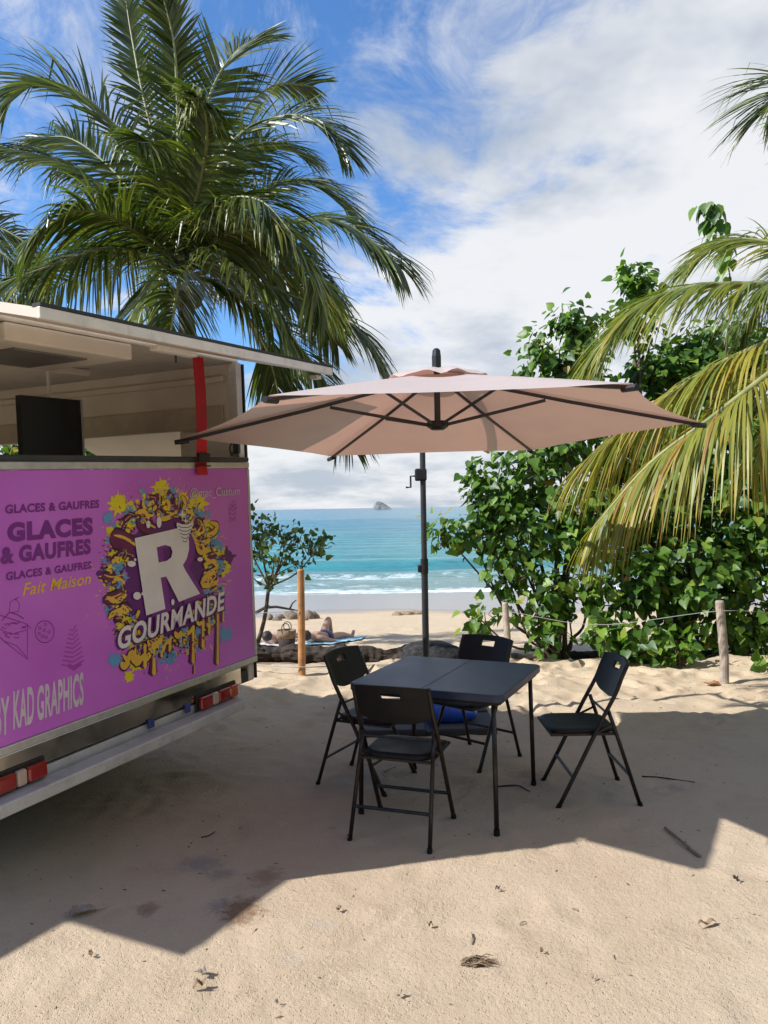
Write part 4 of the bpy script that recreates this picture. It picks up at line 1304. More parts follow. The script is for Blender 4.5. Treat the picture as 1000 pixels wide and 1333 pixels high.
def crown(rs, blobs, size=(0.08, 0.14), per=11, hang=0.75, spread=0.13):
    """blobs: (centre, radii, clusters) -> leaf positions grouped on twig ends"""
    pos = []; tip = []; nr_ = []; twigs = []
    for c, r, n in blobs:
        c = np.array(c, float); r = np.array(r, float)
        for _ in range(n):
            d = rs.normal(size=3); d /= np.linalg.norm(d)
            k = rs.uniform(0.25, 1.0) ** 0.45 * rs.uniform(0.88, 1.15)
            e = c + d * r * k
            st_ = c + d * r * max(0, k - 0.45) + np.array([0, 0, -0.15])
            twigs.append((st_, e))
            ax = (e - st_); ax /= np.linalg.norm(ax)
            m = max(3, int(per * rs.uniform(0.6, 1.4)))
            for j in range(m):
                f = rs.uniform(-0.3, 1.0)
                o = rs.normal(size=3)
                p = e + ax * (f - 0.5) * spread * 1.6 + o * spread * 0.55
                td = ax * 0.35 + o * 0.35 + np.array([0, 0, -hang]) + rs.normal(size=3) * 0.22
                nn = d * 0.75 + np.array([-0.25, -0.25, 0.65]) + rs.normal(size=3) * 0.33
                pos.append(p); tip.append(td); nr_.append(nn)
    pos = np.array(pos); n = len(pos)
    return pos, np.array(tip), np.array(nr_), rs.uniform(size[0], size[1], n), twigs


LEAF = leafmat("sea_hibiscus_leaf", [(0.0, (0.026, 0.066, 0.013)), (0.35, (0.070, 0.150, 0.022)), (0.7, (0.145, 0.25, 0.034)), (0.92, (0.24, 0.34, 0.05)), (0.96, (0.34, 0.28, 0.04)), (1.0, (0.34, 0.12, 0.02))], 0.42, 0.38, 0.4)
LEAF2 = leafmat("seagrape_leaf", [(0.0, (0.035, 0.075, 0.020)), (0.5, (0.075, 0.14, 0.035)), (0.9, (0.13, 0.19, 0.045)), (1.0, (0.26, 0.13, 0.03))], 0.4, 0.25)
m_twig = mat("brown_branch_bark", (0.10, 0.070, 0.048), 0.9, var=0.35, bump=0.8, bscale=40)


_variants = {}


def leaf_variant(m, tint):
    """one shared heart-leaf mesh for each of a dozen shades"""
    k = (m.name, int(tint * 12))
    if k not in _variants:
        me = leaves_mesh("leaf", np.zeros((1, 3)), np.array([[0, 1.0, 0]]), np.array([[0, 0, 1.0]]), np.ones(1), np.array([tint]))
        me.materials.append(m)
        _variants[k] = me
    return _variants[k]


def shrub(name, base, blobs, label, cat, seed, leafm=LEAF, size=(0.08, 0.14), per=11, stems=3, hang=0.75, group=None, trunk_r=0.04, spread=0.13, fork=None, pick=0):
    rs = np.random.RandomState(seed)
    base = np.array(base, float)
    root = empty(name, tuple(base))
    tag(root, label, cat, group)
    pos, tip, nr_, sz, twigs = crown(rs, blobs, size, per, hang, spread)
    pos = pos - base
    tint = np.clip(rs.beta(1.5, 2.0, len(pos)), 0, 0.93)
    odd = rs.rand(len(pos)) < 0.012
    tint[odd] = rs.uniform(0.94, 1.0, odd.sum())
    keep = pos[:, 2] + base[2] > ground_z(pos[:, 0] + base[0], pos[:, 1] + base[1]) + 0.05
    pos, tip, nr_, sz, tint = pos[keep], tip[keep], nr_[keep], sz[keep], tint[keep]
    rest = np.ones(len(pos), bool)
    if pick:
        t_ = tip / np.linalg.norm(tip, axis=1, keepdims=True)
        s_ = np.cross(t_, nr_); s_ /= np.linalg.norm(s_, axis=1, keepdims=True)
        u_ = np.cross(s_, t_)
        view = pos + base - CAM
        dist = np.linalg.norm(view, axis=1)
        front = base[1] - (pos[:, 1] + base[1])
        score = sz / dist * np.abs((u_ * view).sum(1) / dist) * (1 + 0.9 * np.clip(front + 0.25, -0.6, 0.8))
        px_ = view[:, 0] / view[:, 1]
        score[(px_ > 0.47) | (px_ < -0.47)] = 0
        for i in np.argsort(-score)[:pick]:
            rest[i] = False
            lo = obj("leaf", leaf_variant(leafm, tint[i]), None, root)
            k = sz[i]
            lo.matrix_basis = Matrix(((s_[i, 0] * k, t_[i, 0] * k, u_[i, 0] * k, pos[i, 0]), (s_[i, 1] * k, t_[i, 1] * k, u_[i, 1] * k, pos[i, 1]), (s_[i, 2] * k, t_[i, 2] * k, u_[i, 2] * k, pos[i, 2]), (0, 0, 0, 1)))
    if rest.any():
        o = obj("crown", leaves_mesh("crown", pos[rest], tip[rest], nr_[rest], sz[rest], tint[rest]), leafm, root)
        o['kind'] = 'stuff'
    tr = MB()
    if fork is not None:
        fk = np.array(fork) - base
        tr.tube([tuple(p) for p in smooth_path([(0, 0, -0.12), fk * 0.5 + np.array([0.06, 0, 0]), fk], 8)], [trunk_r * (1.3 - 0.05 * i) for i in range(9)], 8)
    for c, r, n in blobs:
        c = np.array(c) - base
        if fork is not None:
            md = (fk + c) / 2 + rs.normal(0, 0.07, 3)
            tr.tube([tuple(p) for p in smooth_path([fk, md, c], 8)], [trunk_r * 0.62 * (1 - 0.09 * i) for i in range(9)], 6)
            continue
        st_ = np.array([rs.uniform(-.12, .12) * stems / 3, rs.uniform(-.08, .08), -0.12])
        mid = st_ * 0.5 + c * 0.5 + np.array([rs.uniform(-.15, .15), rs.uniform(-.15, .15), rs.uniform(-0.25, 0.0)])
        path = smooth_path([st_, st_ + (mid - st_) * 0.4 + np.array([0, 0, 0.1]), mid, c], 12)
        rr = trunk_r * (0.7 + 0.6 * min(1.0, np.linalg.norm(c) / 2.5))
        tr.tube([tuple(p) for p in path], [rr * (1 - 0.75 * i / 12) for i in range(13)], 7)
    tr.build("trunk", m_twig, root, smooth=True)
    tw = MB()
    for a, b in twigs:
        a = a - base; b = b - base
        mid = (a + b) / 2 + rs.normal(size=3) * 0.05
        tw.tube([tuple(a), tuple(mid), tuple(b)], [0.009, 0.007, 0.004], 4, cap=False)
    o = tw.build("twigs", m_twig, root); o['kind'] = 'stuff'
    return root


def B(px, py, d, rpx, rpy, n, rd=None):
    c = P(px, py, d); k = d / F_PX
    return (c, (rpx * k, rd if rd else min(rpx, rpy) * k * 0.9, rpy * k), n)


# leafy shrub left of the group, its stems by the fence
g = P(730, 862, 9.15)
shrub("hibiscus_shrub", (g[0], 9.15, zz(g[0], 9.15)), [
    B(612, 690, 9.2, 44, 16, 13), B(648, 655, 9.3, 38, 40, 22), B(690, 615, 9.5, 50, 56, 40), B(735, 560, 9.6, 44, 66, 36), B(728, 455, 9.7, 52, 28, 28), B(748, 418, 9.7, 32, 24, 17), B(690, 478, 9.7, 20, 10, 5), B(690, 695, 9.2, 56, 42, 34), B(765, 680, 9.3, 52, 66, 44),
    B(660, 742, 9.1, 40, 26, 13), B(735, 760, 9.0, 56, 32, 22), B(622, 803, 8.9, 24, 8, 5), B(700, 798, 8.9, 44, 16, 8), B(622, 620, 9.3, 12, 28, 8), B(578, 695, 9.1, 14, 9, 4), B(722, 832, 8.8, 16, 10, 3), B(762, 500, 9.7, 28, 36, 14)],
    'leafy green heart-leaved shrub with bare stems rising behind the back chair', 'shrub', 3, trunk_r=0.026, size=(0.055, 0.14), per=12, pick=300)
g = P(880, 858, 9.4)
shrub("hibiscus_shrub", (g[0], 9.4, zz(g[0], 9.4)), [
    B(840, 640, 9.8, 66, 90, 105, .8), B(905, 560, 10.0, 75, 80, 110, .8), B(960, 640, 9.8, 70, 100, 120, .8), B(1000, 760, 9.5, 70, 80, 80, .7), B(900, 740, 9.5, 70, 62, 78, .6), B(830, 760, 9.3, 46, 44, 40), B(930, 460, 10.1, 60, 44, 56), B(985, 500, 10.1, 50, 70, 60), B(860, 480, 10.0, 46, 30, 34),
    B(828, 368, 10.0, 22, 26, 16), B(1040, 620, 10.0, 70, 120, 80, .8), B(825, 420, 10.0, 24, 20, 12), B(965, 820, 9.2, 60, 34, 30), B(880, 830, 9.2, 40, 26, 18), B(800, 560, 9.9, 40, 60, 40)],
    'dense dark green heart-leaved shrub rising behind the grey post and yellowing palm fronds', 'shrub', 4, trunk_r=0.04, per=14, size=(0.055, 0.14), pick=300)
# upright shoot with big hanging leaves above the palm: each leaf its own piece
rs = np.random.RandomState(8)
sh_b = P(945, 470, 9.6)
shoot = empty("leafy_shoot", tuple(P(948, 560, 9.6)))
tag(shoot, 'single upright leafy shoot standing out above the palm fronds against the clouds', 'shoot')
sb_ = np.array(shoot.location)
shp = smooth_path([P(948, 560, 9.6), P(945, 470, 9.6), P(952, 380, 9.6), P(942, 320, 9.6), P(928, 280, 9.6), P(920, 266, 9.6)], 30)
MB().tube([tuple(p - sb_) for p in shp], [0.016 * (1 - i / 34) for i in range(31)], 6).build("stem", m_twig, shoot)
for i in range(46):
    u = rs.uniform(0.45, 1.0) if i < 38 else rs.uniform(0.97, 1.0)
    p = shp[int(u * 30)] - sb_
    az = rs.uniform(0, 6.28)
    d = np.array([math.cos(az), math.sin(az) * 0.7, rs.uniform(-0.2, 0.2)])
    q = p + d * rs.uniform(0.05, 0.16)
    me = leaves_mesh("leaf", np.array([q]), np.array([d * 0.45 + np.array([0, 0, -0.9])]), np.array([d * 0.8 + np.array([-0.3, -0.3, 0.5])]), np.array([rs.uniform(0.13, 0.19)]), np.array([rs.uniform(0.15, 0.75)]))
    obj("leaf", me, LEAF, shoot)
# seedlings at the foot of the shrubs
for i, (px, py, d, w, h, n, lab) in enumerate(((740, 838, 8.5, 16, 14, 0, ''), (835, 838, 8.55, 34, 24, 22, 'low bright green seedling growing in the sand below the shrubs'), (887, 848, 8.4, 20, 14, 12, 'small bright green seedling sprouting on the sand left of the grey post'),
                                       (790, 822, 8.7, 26, 24, 18, 'leafy seedling between the bare shrub stems and the low bright one'), (994, 872, 8.0, 14, 8, 7, 'tiny light green seedling on the sand past the grey post'))):
    if not n:
        continue
    c = P(px, py, d)
    shrub("hibiscus_seedling", (c[0], d, zz(c[0], d)), [B(px, py, d, w, h, n)], lab, 'plant', 30 + i, size=(0.08, 0.13), per=8, trunk_r=0.012, hang=0.4, pick=300)
# small tree by the truck corner
g = P(338, 800, 10.6)
shrub("seagrape_tree", (g[0] - 0.15, 10.6, zz(g[0], 10.6)), [
    B(345, 686, 10.6, 14, 10, 6), B(372, 698, 10.7, 20, 9, 8), B(400, 706, 10.6, 20, 8, 8), B(362, 722, 10.5, 20, 8, 6), B(388, 733, 10.6, 12, 5, 3), B(416, 709, 10.6, 10, 6, 4), B(338, 712, 10.7, 12, 14, 6), B(318, 680, 10.7, 20, 24, 12), B(352, 748, 10.5, 10, 6, 3), B(300, 720, 10.8, 26, 40, 18)],
    'small crooked tree with round leaves beside the truck corner before the sea', 'tree', 9, LEAF2, (0.06, 0.095), 7, trunk_r=0.025, hang=0.15, spread=0.10, fork=P(350, 764, 10.6))
# big bush seen through the truck's hatches
shrub("roadside_bush", (-4.3, 10.8, zz(-4.3, 10.8)), [((-4.2, 10.8, 2.3), (1.5, 0.8, 0.75), 150), ((-3.2, 11.0, 2.2), (0.9, 0.7, 0.7), 90), ((-5.6, 11.0, 2.2), (1.2, 0.8, 0.8), 90), ((-4.4, 10.8, 1.1), (1.4, 0.7, 0.6), 60)],
      'green bush behind the truck, showing through its open side hatch', 'bush', 12, per=10, size=(0.08, 0.13))

# added unseen leaf walls behind and beside the camera, blocking sky light
rs = np.random.RandomState(21)
nT = 15000
sel = rs.rand(nT); dp = rs.rand(nT) * 4.5
along = rs.rand(nT)
tx = np.where(sel < 0.5, -22 + 38 * along, np.where(sel < 0.75, -17 - dp, 11.5 + dp))
ty = np.where(sel < 0.5, -9.5 - dp, np.where(sel < 0.75, -12 + 22 * along, -12 + 25 * along))
hT = 7.0 + 3.0 * fbm(tx * 0.25, ty * 0.25 + 2.0, 2) + np.where(sel > 0.75, -3.0, 0)
tz = rs.uniform(0.0, 1.0, nT) ** 0.8 * hT
inw = np.where(sel[:, None] < 0.5, [[0, 1.0, .5]], np.where(sel[:, None] < 0.75, [[1.0, 0, .5]], [[-1.0, 0, .5]]))
me = leaves_mesh("sky_blocking_wood", np.stack([tx, ty, tz], 1), rs.normal(size=(nT, 3)) * 0.5 + np.array([0, 0, -0.8]), rs.normal(size=(nT, 3)) * 0.5 + inw, rs.uniform(0.45, 0.9, nT), np.clip(rs.beta(2, 3, nT), 0, 0.9))
tag(obj("sky_blocking_wood", me, LEAF), 'dense green leaf wall added out of view to cut sky light', None, None, 'stuff')

# ------------------------------------------------------------------ palms
PALM_G = leafmat("coconut_leaf_green", [(0.0, (0.022, 0.037, 0.008)), (0.35, (0.052, 0.076, 0.014)), (0.7, (0.125, 0.15, 0.026)), (0.9, (0.30, 0.29, 0.06)), (1.0, (0.46, 0.37, 0.12))], 0.34, 0.30, 0.55)
PALM_Y = leafmat("coconut_leaf_yellow", [(0.0, (0.055, 0.095, 0.018)), (0.3, (0.12, 0.165, 0.028)), (0.6, (0.23, 0.235, 0.035)), (0.85, (0.36, 0.27, 0.04)), (1.0, (0.28, 0.14, 0.045))], 0.42, 0.34, 0.4)
PALM_L = leafmat("coconut_leaf_pale", [(0.0, (0.16, 0.19, 0.06)), (0.6, (0.34, 0.36, 0.13)), (1.0, (0.5, 0.47, 0.22))], 0.35, 0.25, 0.5)
m_rach = mat("frond_midrib", (0.22, 0.22, 0.075), 0.5, var=0.25)
m_ptrunk = mat("palm_trunk_bark", (0.16, 0.135, 0.11), 0.9, var=0.35, scale=7, bump=1.0, bscale=18)


def frond(root, pts, ll=0.85, droop=0.5, n=74, m=PALM_G, seed=0, t0=0.14, yellow=0.0, lift=0.25, wid=0.034, roll=None, dead=0.0):
    rs = np.random.RandomState(seed)
    base = np.array(root.location)
    path = np.array(smooth_path([np.array(p) - base for p in pts], 60))
    if roll is None:
        roll = rs.uniform(25, 60) * (1 if rs.rand() < 0.5 else -1)
    mb = MB()
    NS = 6
    for i in range(n):
        t = t0 + (1 - t0) * (i + rs.uniform(0, .5)) / n
        k = min(t * 60, 59.4); a = int(k); f = k - a
        p = path[a] * (1 - f) + path[a + 1] * f
        T = path[min(a + 2, 60)] - path[max(a - 1, 0)]; T = T / np.linalg.norm(T)
        S = np.cross(T, (0, 0, 1.0)); ns = np.linalg.norm(S)
        S = S / ns if ns > 0.5 else np.cross(T, np.cross((1.0, 0.25, 0), T))
        S = S / np.linalg.norm(S)
        U = np.cross(S, T)
        if U[2] < 0:
            U = -U
        ro = R(roll) * (0.6 + 0.4 * t) * (1 if ns > 0.5 else 0.4)
        S, U = S * math.cos(ro) + U * math.sin(ro), U * math.cos(ro) - S * math.sin(ro)
        prof = 0.40 + 0.60 * math.sin(math.pi * (0.10 + 0.72 * t)) if t < 0.88 else 0.75 - (t - 0.88) * 2.6
        for side in (-1, 1):
            if rs.rand() < 0.03 + dead:
                continue
            al = R(26 + 40 * t ** 1.4 + rs.uniform(-6, 6))
            d = S * side * math.cos(al) + T * math.sin(al) + U * (lift * (1 - 0.6 * t) + rs.uniform(-0.08, 0.08))
            d /= np.linalg.norm(d)
            L = ll * prof * rs.uniform(0.86, 1.08)
            dr = droop * rs.uniform(0.55, 1.45)
            wd = T - d * T.dot(d)
            wd /= (np.linalg.norm(wd) + 1e-9)
            wd = wd * 0.85 + np.cross(d, wd) * side * (0.45 + rs.uniform(-.35, .35)); wd /= np.linalg.norm(wd)
            b0 = len(mb.v)
            tv = np.clip(rs.beta(2.2, 3) * 0.9 + yellow * rs.uniform(0.3, 1.0), 0, 1)
            cur = p.copy()
            tw_ = rs.uniform(-0.9, 0.9); kink = rs.uniform(0.45, 0.85) if rs.rand() < 0.16 else 2.0; sway = rs.normal(0, 0.10, 3)
            for s_ in range(NS + 1):
                u = s_ / NS
                w = wid * (0.45 + 0.55 * min(1, u * 5)) * (1 - u ** 2.4) + 0.0015
                wq = wd * math.cos(tw_ * u) + np.cross(d, wd) * math.sin(tw_ * u)
                mb.v.append(tuple(cur + wq * w * 0.5)); mb.v.append(tuple(cur - wq * w * 0.5))
                tt = min(1, tv + (0.28 * u ** 4 if rs.rand() < 0.5 else 0))
                mb.t += [tt, tt]
                dirn = d + np.array([0, 0, -1.0]) * (dr * (u + 0.08) * 1.5 + (1.6 if u > kink else 0)) + sway * u
                dirn /= np.linalg.norm(dirn)
                cur = cur + dirn * L / NS
            for s_ in range(NS):
                q = b0 + 2 * s_
                mb.f.append((q, q + 1, q + 3, q + 2))
    fo = mb.build("frond", m, root)
    MB().tube([tuple(q) for q in path[::2]], [0.034 * (1 - i / 31) ** 0.8 + 0.005 for i in range(31)], 6).build("midrib", m_rach, fo, smooth=True)
    return fo


def palm_trunk(root, top, base, r0, r1, bend=(0, 0)):
    mb = MB(); rs = np.random.RandomState(2)
    top = np.array(top) - np.array(root.location); base = np.array(base) - np.array(root.location)
    n = 60; pts = []; rad = []
    for i in range(n + 1):
        t = i / n
        p = base * (1 - t) + top * t + np.array([bend[0], bend[1], 0]) * math.sin(math.pi * t)
        pts.append(tuple(p)); rad.append((r0 * (1 - t) + r1 * t) * (1.0 + (0.10 if i % 2 else 0.0)) + (0.10 * max(0, 0.08 - t) / 0.08))
    mb.tube(pts, rad, 14)
    return mb.build("trunk", m_ptrunk, root, smooth=False)


D0 = 12.0
pb = P(262, 900, D0)
palm = empty("coconut_palm", (pb[0], D0, zz(pb[0], D0)))
tag(palm, 'tall full-crowned green coconut palm rising behind the food truck roof', 'palm tree')
cz = P(238, 356, D0)
palm_trunk(palm, P(238, 372, D0), (pb[0], D0, zz(pb[0], D0) - 0.2), 0.17, 0.11, (0.12, 0))
W3 = lambda l: [P(238, 360, D0)] + [P(a, b, D0 + c) for a, b, c in l]
FR = [
    ([(205, 260, -.3), (150, 165, -.5), (85, 112, -.7), (25, 115, -.9), (-25, 180, -1.0)], 0.98, 0.42, .05, PALM_G),
    ([(234, 250, -.2), (231, 130, -.3), (226, 55, -.4), (212, -5, -.5)], 0.56, 0.25, 0, PALM_G),
    ([(222, 260, .3), (190, 140, .5), (172, 50, .7), (163, -5, .9)], 0.50, 0.3, 0, PALM_G),
    ([(245, 240, .4), (275, 120, .8), (310, 65, 1.1), (342, 50, 1.3)], 0.80, 0.35, 0, PALM_G),
    ([(255, 260, .7), (300, 165, 1.3), (355, 112, 1.8), (408, 112, 2.2)], 0.85, 0.25, 0, PALM_G),
    ([(262, 280, .1), (305, 182, .2), (375, 150, .3), (425, 165, .4), (452, 200, .4)], 0.85, 0.45, 0, PALM_G),
    ([(270, 310, .6), (325, 255, 1.0), (380, 234, 1.3), (430, 250, 1.5), (462, 282, 1.6)], 0.90, 0.45, 0, PALM_G),
    ([(275, 325, -.2), (345, 298, -.4), (430, 286, -.6), (490, 318, -.7), (522, 350, -.8)], 0.95, 0.75, 0, PALM_G),
    ([(265, 325, -.9), (305, 300, -1.7), (362, 304, -2.3), (402, 350, -2.6), (424, 405, -2.7)], 0.85, 1.0, .35, PALM_G),
    ([(290, 355, .2), (378, 385, .4), (460, 425, .5), (500, 480, .6)], 0.95, 0.9, 0, PALM_G),
    ([(195, 310, -.5), (135, 248, -.9), (60, 205, -1.2), (-30, 190, -1.4)], 0.95, 0.85, .10, PALM_G),
    ([(195, 335, -.8), (140, 324, -1.4), (70, 345, -1.9), (-15, 375, -2.3)], 0.95, 0.9, .18, PALM_G),
    ([(222, 352, -1.2), (195, 375, -2.2), (165, 425, -2.8), (140, 480, -3.0)], 0.85, 0.9, .12, PALM_G),
    ([(238, 350, -1.4), (232, 372, -2.4), (224, 420, -3.0), (215, 480, -3.2)], 0.8, 0.8, .1, PALM_G),
    ([(285, 370, .8), (335, 430, 1.4), (355, 480, 1.6), (368, 540, 1.7)], 0.9, 0.8, 0, PALM_G),
    ([(280, 370, .2), (360, 420, .1), (425, 500, .0), (458, 580, -.1)], 0.85, 0.8, 0, PALM_G),
    ([(250, 290, -1.2), (268, 200, -2.1), (268, 150, -2.6), (258, 128, -3.0)], 0.6, 0.7, 0, PALM_G),
    ([(262, 340, -1.0), (300, 350, -1.9), (345, 385, -2.5), (375, 440, -2.8)], 0.85, 0.9, .05, PALM_G),
    ([(215, 345, .8), (150, 345, 1.5), (80, 370, 2.0), (10, 420, 2.4)], 0.9, 0.8, .05, PALM_G),
    ([(205, 300, .5), (150, 225, .9), (90, 180, 1.2), (35, 185, 1.4)], 0.9, 0.6, .05, PALM_G),
    ([(255, 290, .9), (300, 215, 1.6), (350, 185, 2.1), (405, 205, 2.5)], 0.9, 0.5, 0, PALM_G),
    ([(228, 280, -.7), (215, 215, -1.4), (200, 190, -2.0), (180, 185, -2.5)], 0.75, 0.7, .05, PALM_G),
    ([(200, 320, -.9), (150, 285, -1.6), (95, 275, -2.1), (45, 310, -2.5)], 0.9, 0.9, .12, PALM_G),
    ([(285, 330, .5), (345, 350, .9), (400, 385, 1.2), (440, 450, 1.4)], 0.9, 0.9, .0, PALM_G),
    ([(250, 300, -1.0), (290, 262, -1.8), (340, 262, -2.3), (385, 310, -2.6)], 0.85, 0.8, .08, PALM_G),
    ([(275, 335, -.6), (335, 320, -1.1), (395, 335, -1.5), (440, 390, -1.7)], 0.9, 0.9, .1, PALM_G),
]
ROLLS = {0: 55, 1: 0, 2: 10, 3: -30, 5: -50, 6: -45, 7: -30, 9: -25, 10: 35, 11: 25}
for i, (l, ll, dr, yl, m) in enumerate(FR):
    frond(palm, W3(l), ll * 1.27, dr * 0.95, 112, m, 100 + i, yellow=yl, wid=0.040, roll=ROLLS.get(i))
# young pale leaf opening in the middle
frond(palm, W3([(245, 280, -1.2), (256, 190, -2.0), (262, 138, -2.5), (264, 120, -2.9)]), 0.62, 1.6, 46, PALM_L, 140, t0=0.6, wid=0.030)
# crown fibre and a few coconuts
for k in range(7):
    a = k * 0.9
    bm = bmesh.new(); bmesh.ops.create_icosphere(bm, subdivisions=2, radius=0.11)
    for v in bm.verts:
        v.co.z *= 1.25
    me = bpy.data.meshes.new("coconut"); bm.to_mesh(me); bm.free(); me.polygons.foreach_set('use_smooth', [True] * len(me.polygons))
    obj("coconut", me, mat("coconut_husk_brown", (0.13, 0.10, 0.04), 0.6), palm, loc=tuple(cz - np.array(palm.location) + np.array([0.22 * math.cos(a), 0.22 * math.sin(a), -0.30 - 0.06 * (k % 3)])))
# second palm left of the frame, only its frond tips reach in
D1 = 14.5
p2 = P(-190, 900, D1)
palm2 = empty("coconut_palm", (p2[0], D1, zz(p2[0], D1)))
tag(palm2, 'further dark coconut palm whose frond tips reach past the truck roof end', 'palm tree')
palm_trunk(palm2, P(-175, 345, D1), (p2[0], D1, zz(p2[0], D1) - 0.2), 0.17, 0.11)
for i, l in enumerate(([(-110, 300, 0), (-40, 285, 0), (25, 310, -.2), (60, 350, -.3)], [(-110, 325, -.5), (-40, 315, -.8), (10, 335, -1), (45, 385, -1.1)], [(-120, 355, .4), (-50, 350, .7), (5, 380, .9), (30, 430, 1)],
                      [(-170, 250, 0), (-190, 150, 0), (-230, 100, 0)], [(-230, 300, 0), (-300, 290, 0), (-350, 340, 0)], [(-140, 260, .4), (-80, 190, .8), (-40, 190, 1)], [(-180, 330, -1.4), (-190, 350, -2.4), (-200, 420, -3)])):
    frond(palm2, [P(-175, 335, D1)] + [P(a, b, D1 + c) for a, b, c in l], 1.1, 0.7, 90, PALM_G, 200 + i)
# yellowing palm at the right, trunk just outside the frame
D2 = 6.6
p3 = P(1185, 950, D2)
palm3 = empty("coconut_palm", (p3[0], D2, zz(p3[0], D2)))
tag(palm3, 'yellowing coconut palm hanging long drooping fronds in front of the leafy shrubs', 'palm tree')
palm_trunk(palm3, P(1165, 390, D2), (p3[0], D2, zz(p3[0], D2) - 0.2), 0.15, 0.10)
W4 = lambda l: [P(1165, 385, D2)] + [P(a, b, D2 + c) for a, b, c in l]
for i, (l, ll, dr, yl, lf, m, nn) in enumerate((
        ([(1080, 372, 0), (990, 370, .1), (900, 374, .2), (835, 398, .3), (770, 462, .4)], 0.82, 0.95, .06, .22, PALM_Y, 100),
        ([(1085, 405, -.1), (1000, 445, -.2), (915, 486, -.1), (830, 545, .1), (748, 612, .3)], 0.92, 1.5, .42, .10, PALM_Y, 92),
        ([(1090, 425, -.3), (1000, 488, -.6), (925, 545, -.6), (845, 605, -.5), (770, 690, -.4)], 0.92, 1.7, .38, .10, PALM_Y, 92),
        ([(1095, 350, .4), (1010, 318, .8), (950, 315, 1.0), (895, 345, 1.2)], 0.70, 0.7, .0, .3, PALM_Y, 70),
        ([(1110, 430, .4), (1060, 480, .8), (1010, 540, 1.0), (975, 620, 1.2)], 0.8, 1.4, .25, .05, PALM_Y, 60),
        ([(1120, 230, .2), (1075, 130, .3), (1035, 112, .3), (1004, 140, .3)], 0.75, 0.6, -.15, .25, PALM_G, 80),
        ([(1230, 300, 0), (1290, 260, 0), (1350, 300, 0)], 0.9, 0.8, .1, .2, PALM_G, 60),
        ([(1180, 250, .5), (1200, 130, .9), (1230, 60, 1)], 0.8, 0.4, 0, .2, PALM_G, 60),
        ([(1230, 400, .6), (1290, 440, 1), (1330, 540, 1.2)], 0.9, 1.0, .1, .1, PALM_G, 60),
        ([(1130, 345, 1.2), (1060, 330, 2.0), (1000, 375, 2.6), (970, 430, 2.9)], 0.8, 0.9, .1, .2, PALM_G, 70))):
    frond(palm3, W4(l), ll * 1.15, dr, int(nn * 1.7), m, 300 + i, yellow=max(0, yl), lift=lf, wid=0.021, dead=0.10, roll=(18, -12, 14, 30, -15, 40, 20, 20, 20, 25)[i])

# ------------------------------------------------------------------ sunbathers, towels, bag
m_skin = mat("skin_tan", (0.42, 0.235, 0.16), 0.5, var=0.06)
m_skin2 = mat("skin_light", (0.50, 0.31, 0.23), 0.5, var=0.06)
m_hair = mat("dark_hair", (0.018, 0.012, 0.010), 0.6, bump=0.6, bscale=60)
m_swim = mat("navy_swimwear", (0.02, 0.03, 0.10), 0.6)


def body(name, joints, edges, m, parent, sub=2):
    me = bpy.data.meshes.new(name)
    names = list(joints)
    me.from_pydata([joints[k][0] for k in names], [(names.index(a), names.index(b)) for a, b in edges], [])
    o = obj(name, me, None, parent)
    sk_ = o.modifiers.new('skin', 'SKIN'); sk_.use_smooth_shade = True
    for i, k in enumerate(names):
        r = joints[k][1]
        me.skin_vertices[0].data[i].radius = (r, r)
        me.skin_vertices[0].data[i].use_root = (k == 'pelvis')
    ss = o.modifiers.new('sub', 'SUBSURF'); ss.levels = sub; ss.render_levels = sub
    bpy.context.view_layer.update()
    dg = bpy.context.evaluated_depsgraph_get()
    m2 = bpy.data.meshes.new_from_object(o.evaluated_get(dg))
    bpy.data.objects.remove(o)
    m2.materials.clear(); m2.name = name
    m2.polygons.foreach_set('use_smooth', [True] * len(m2.polygons))
    return obj(name, m2, m, parent)


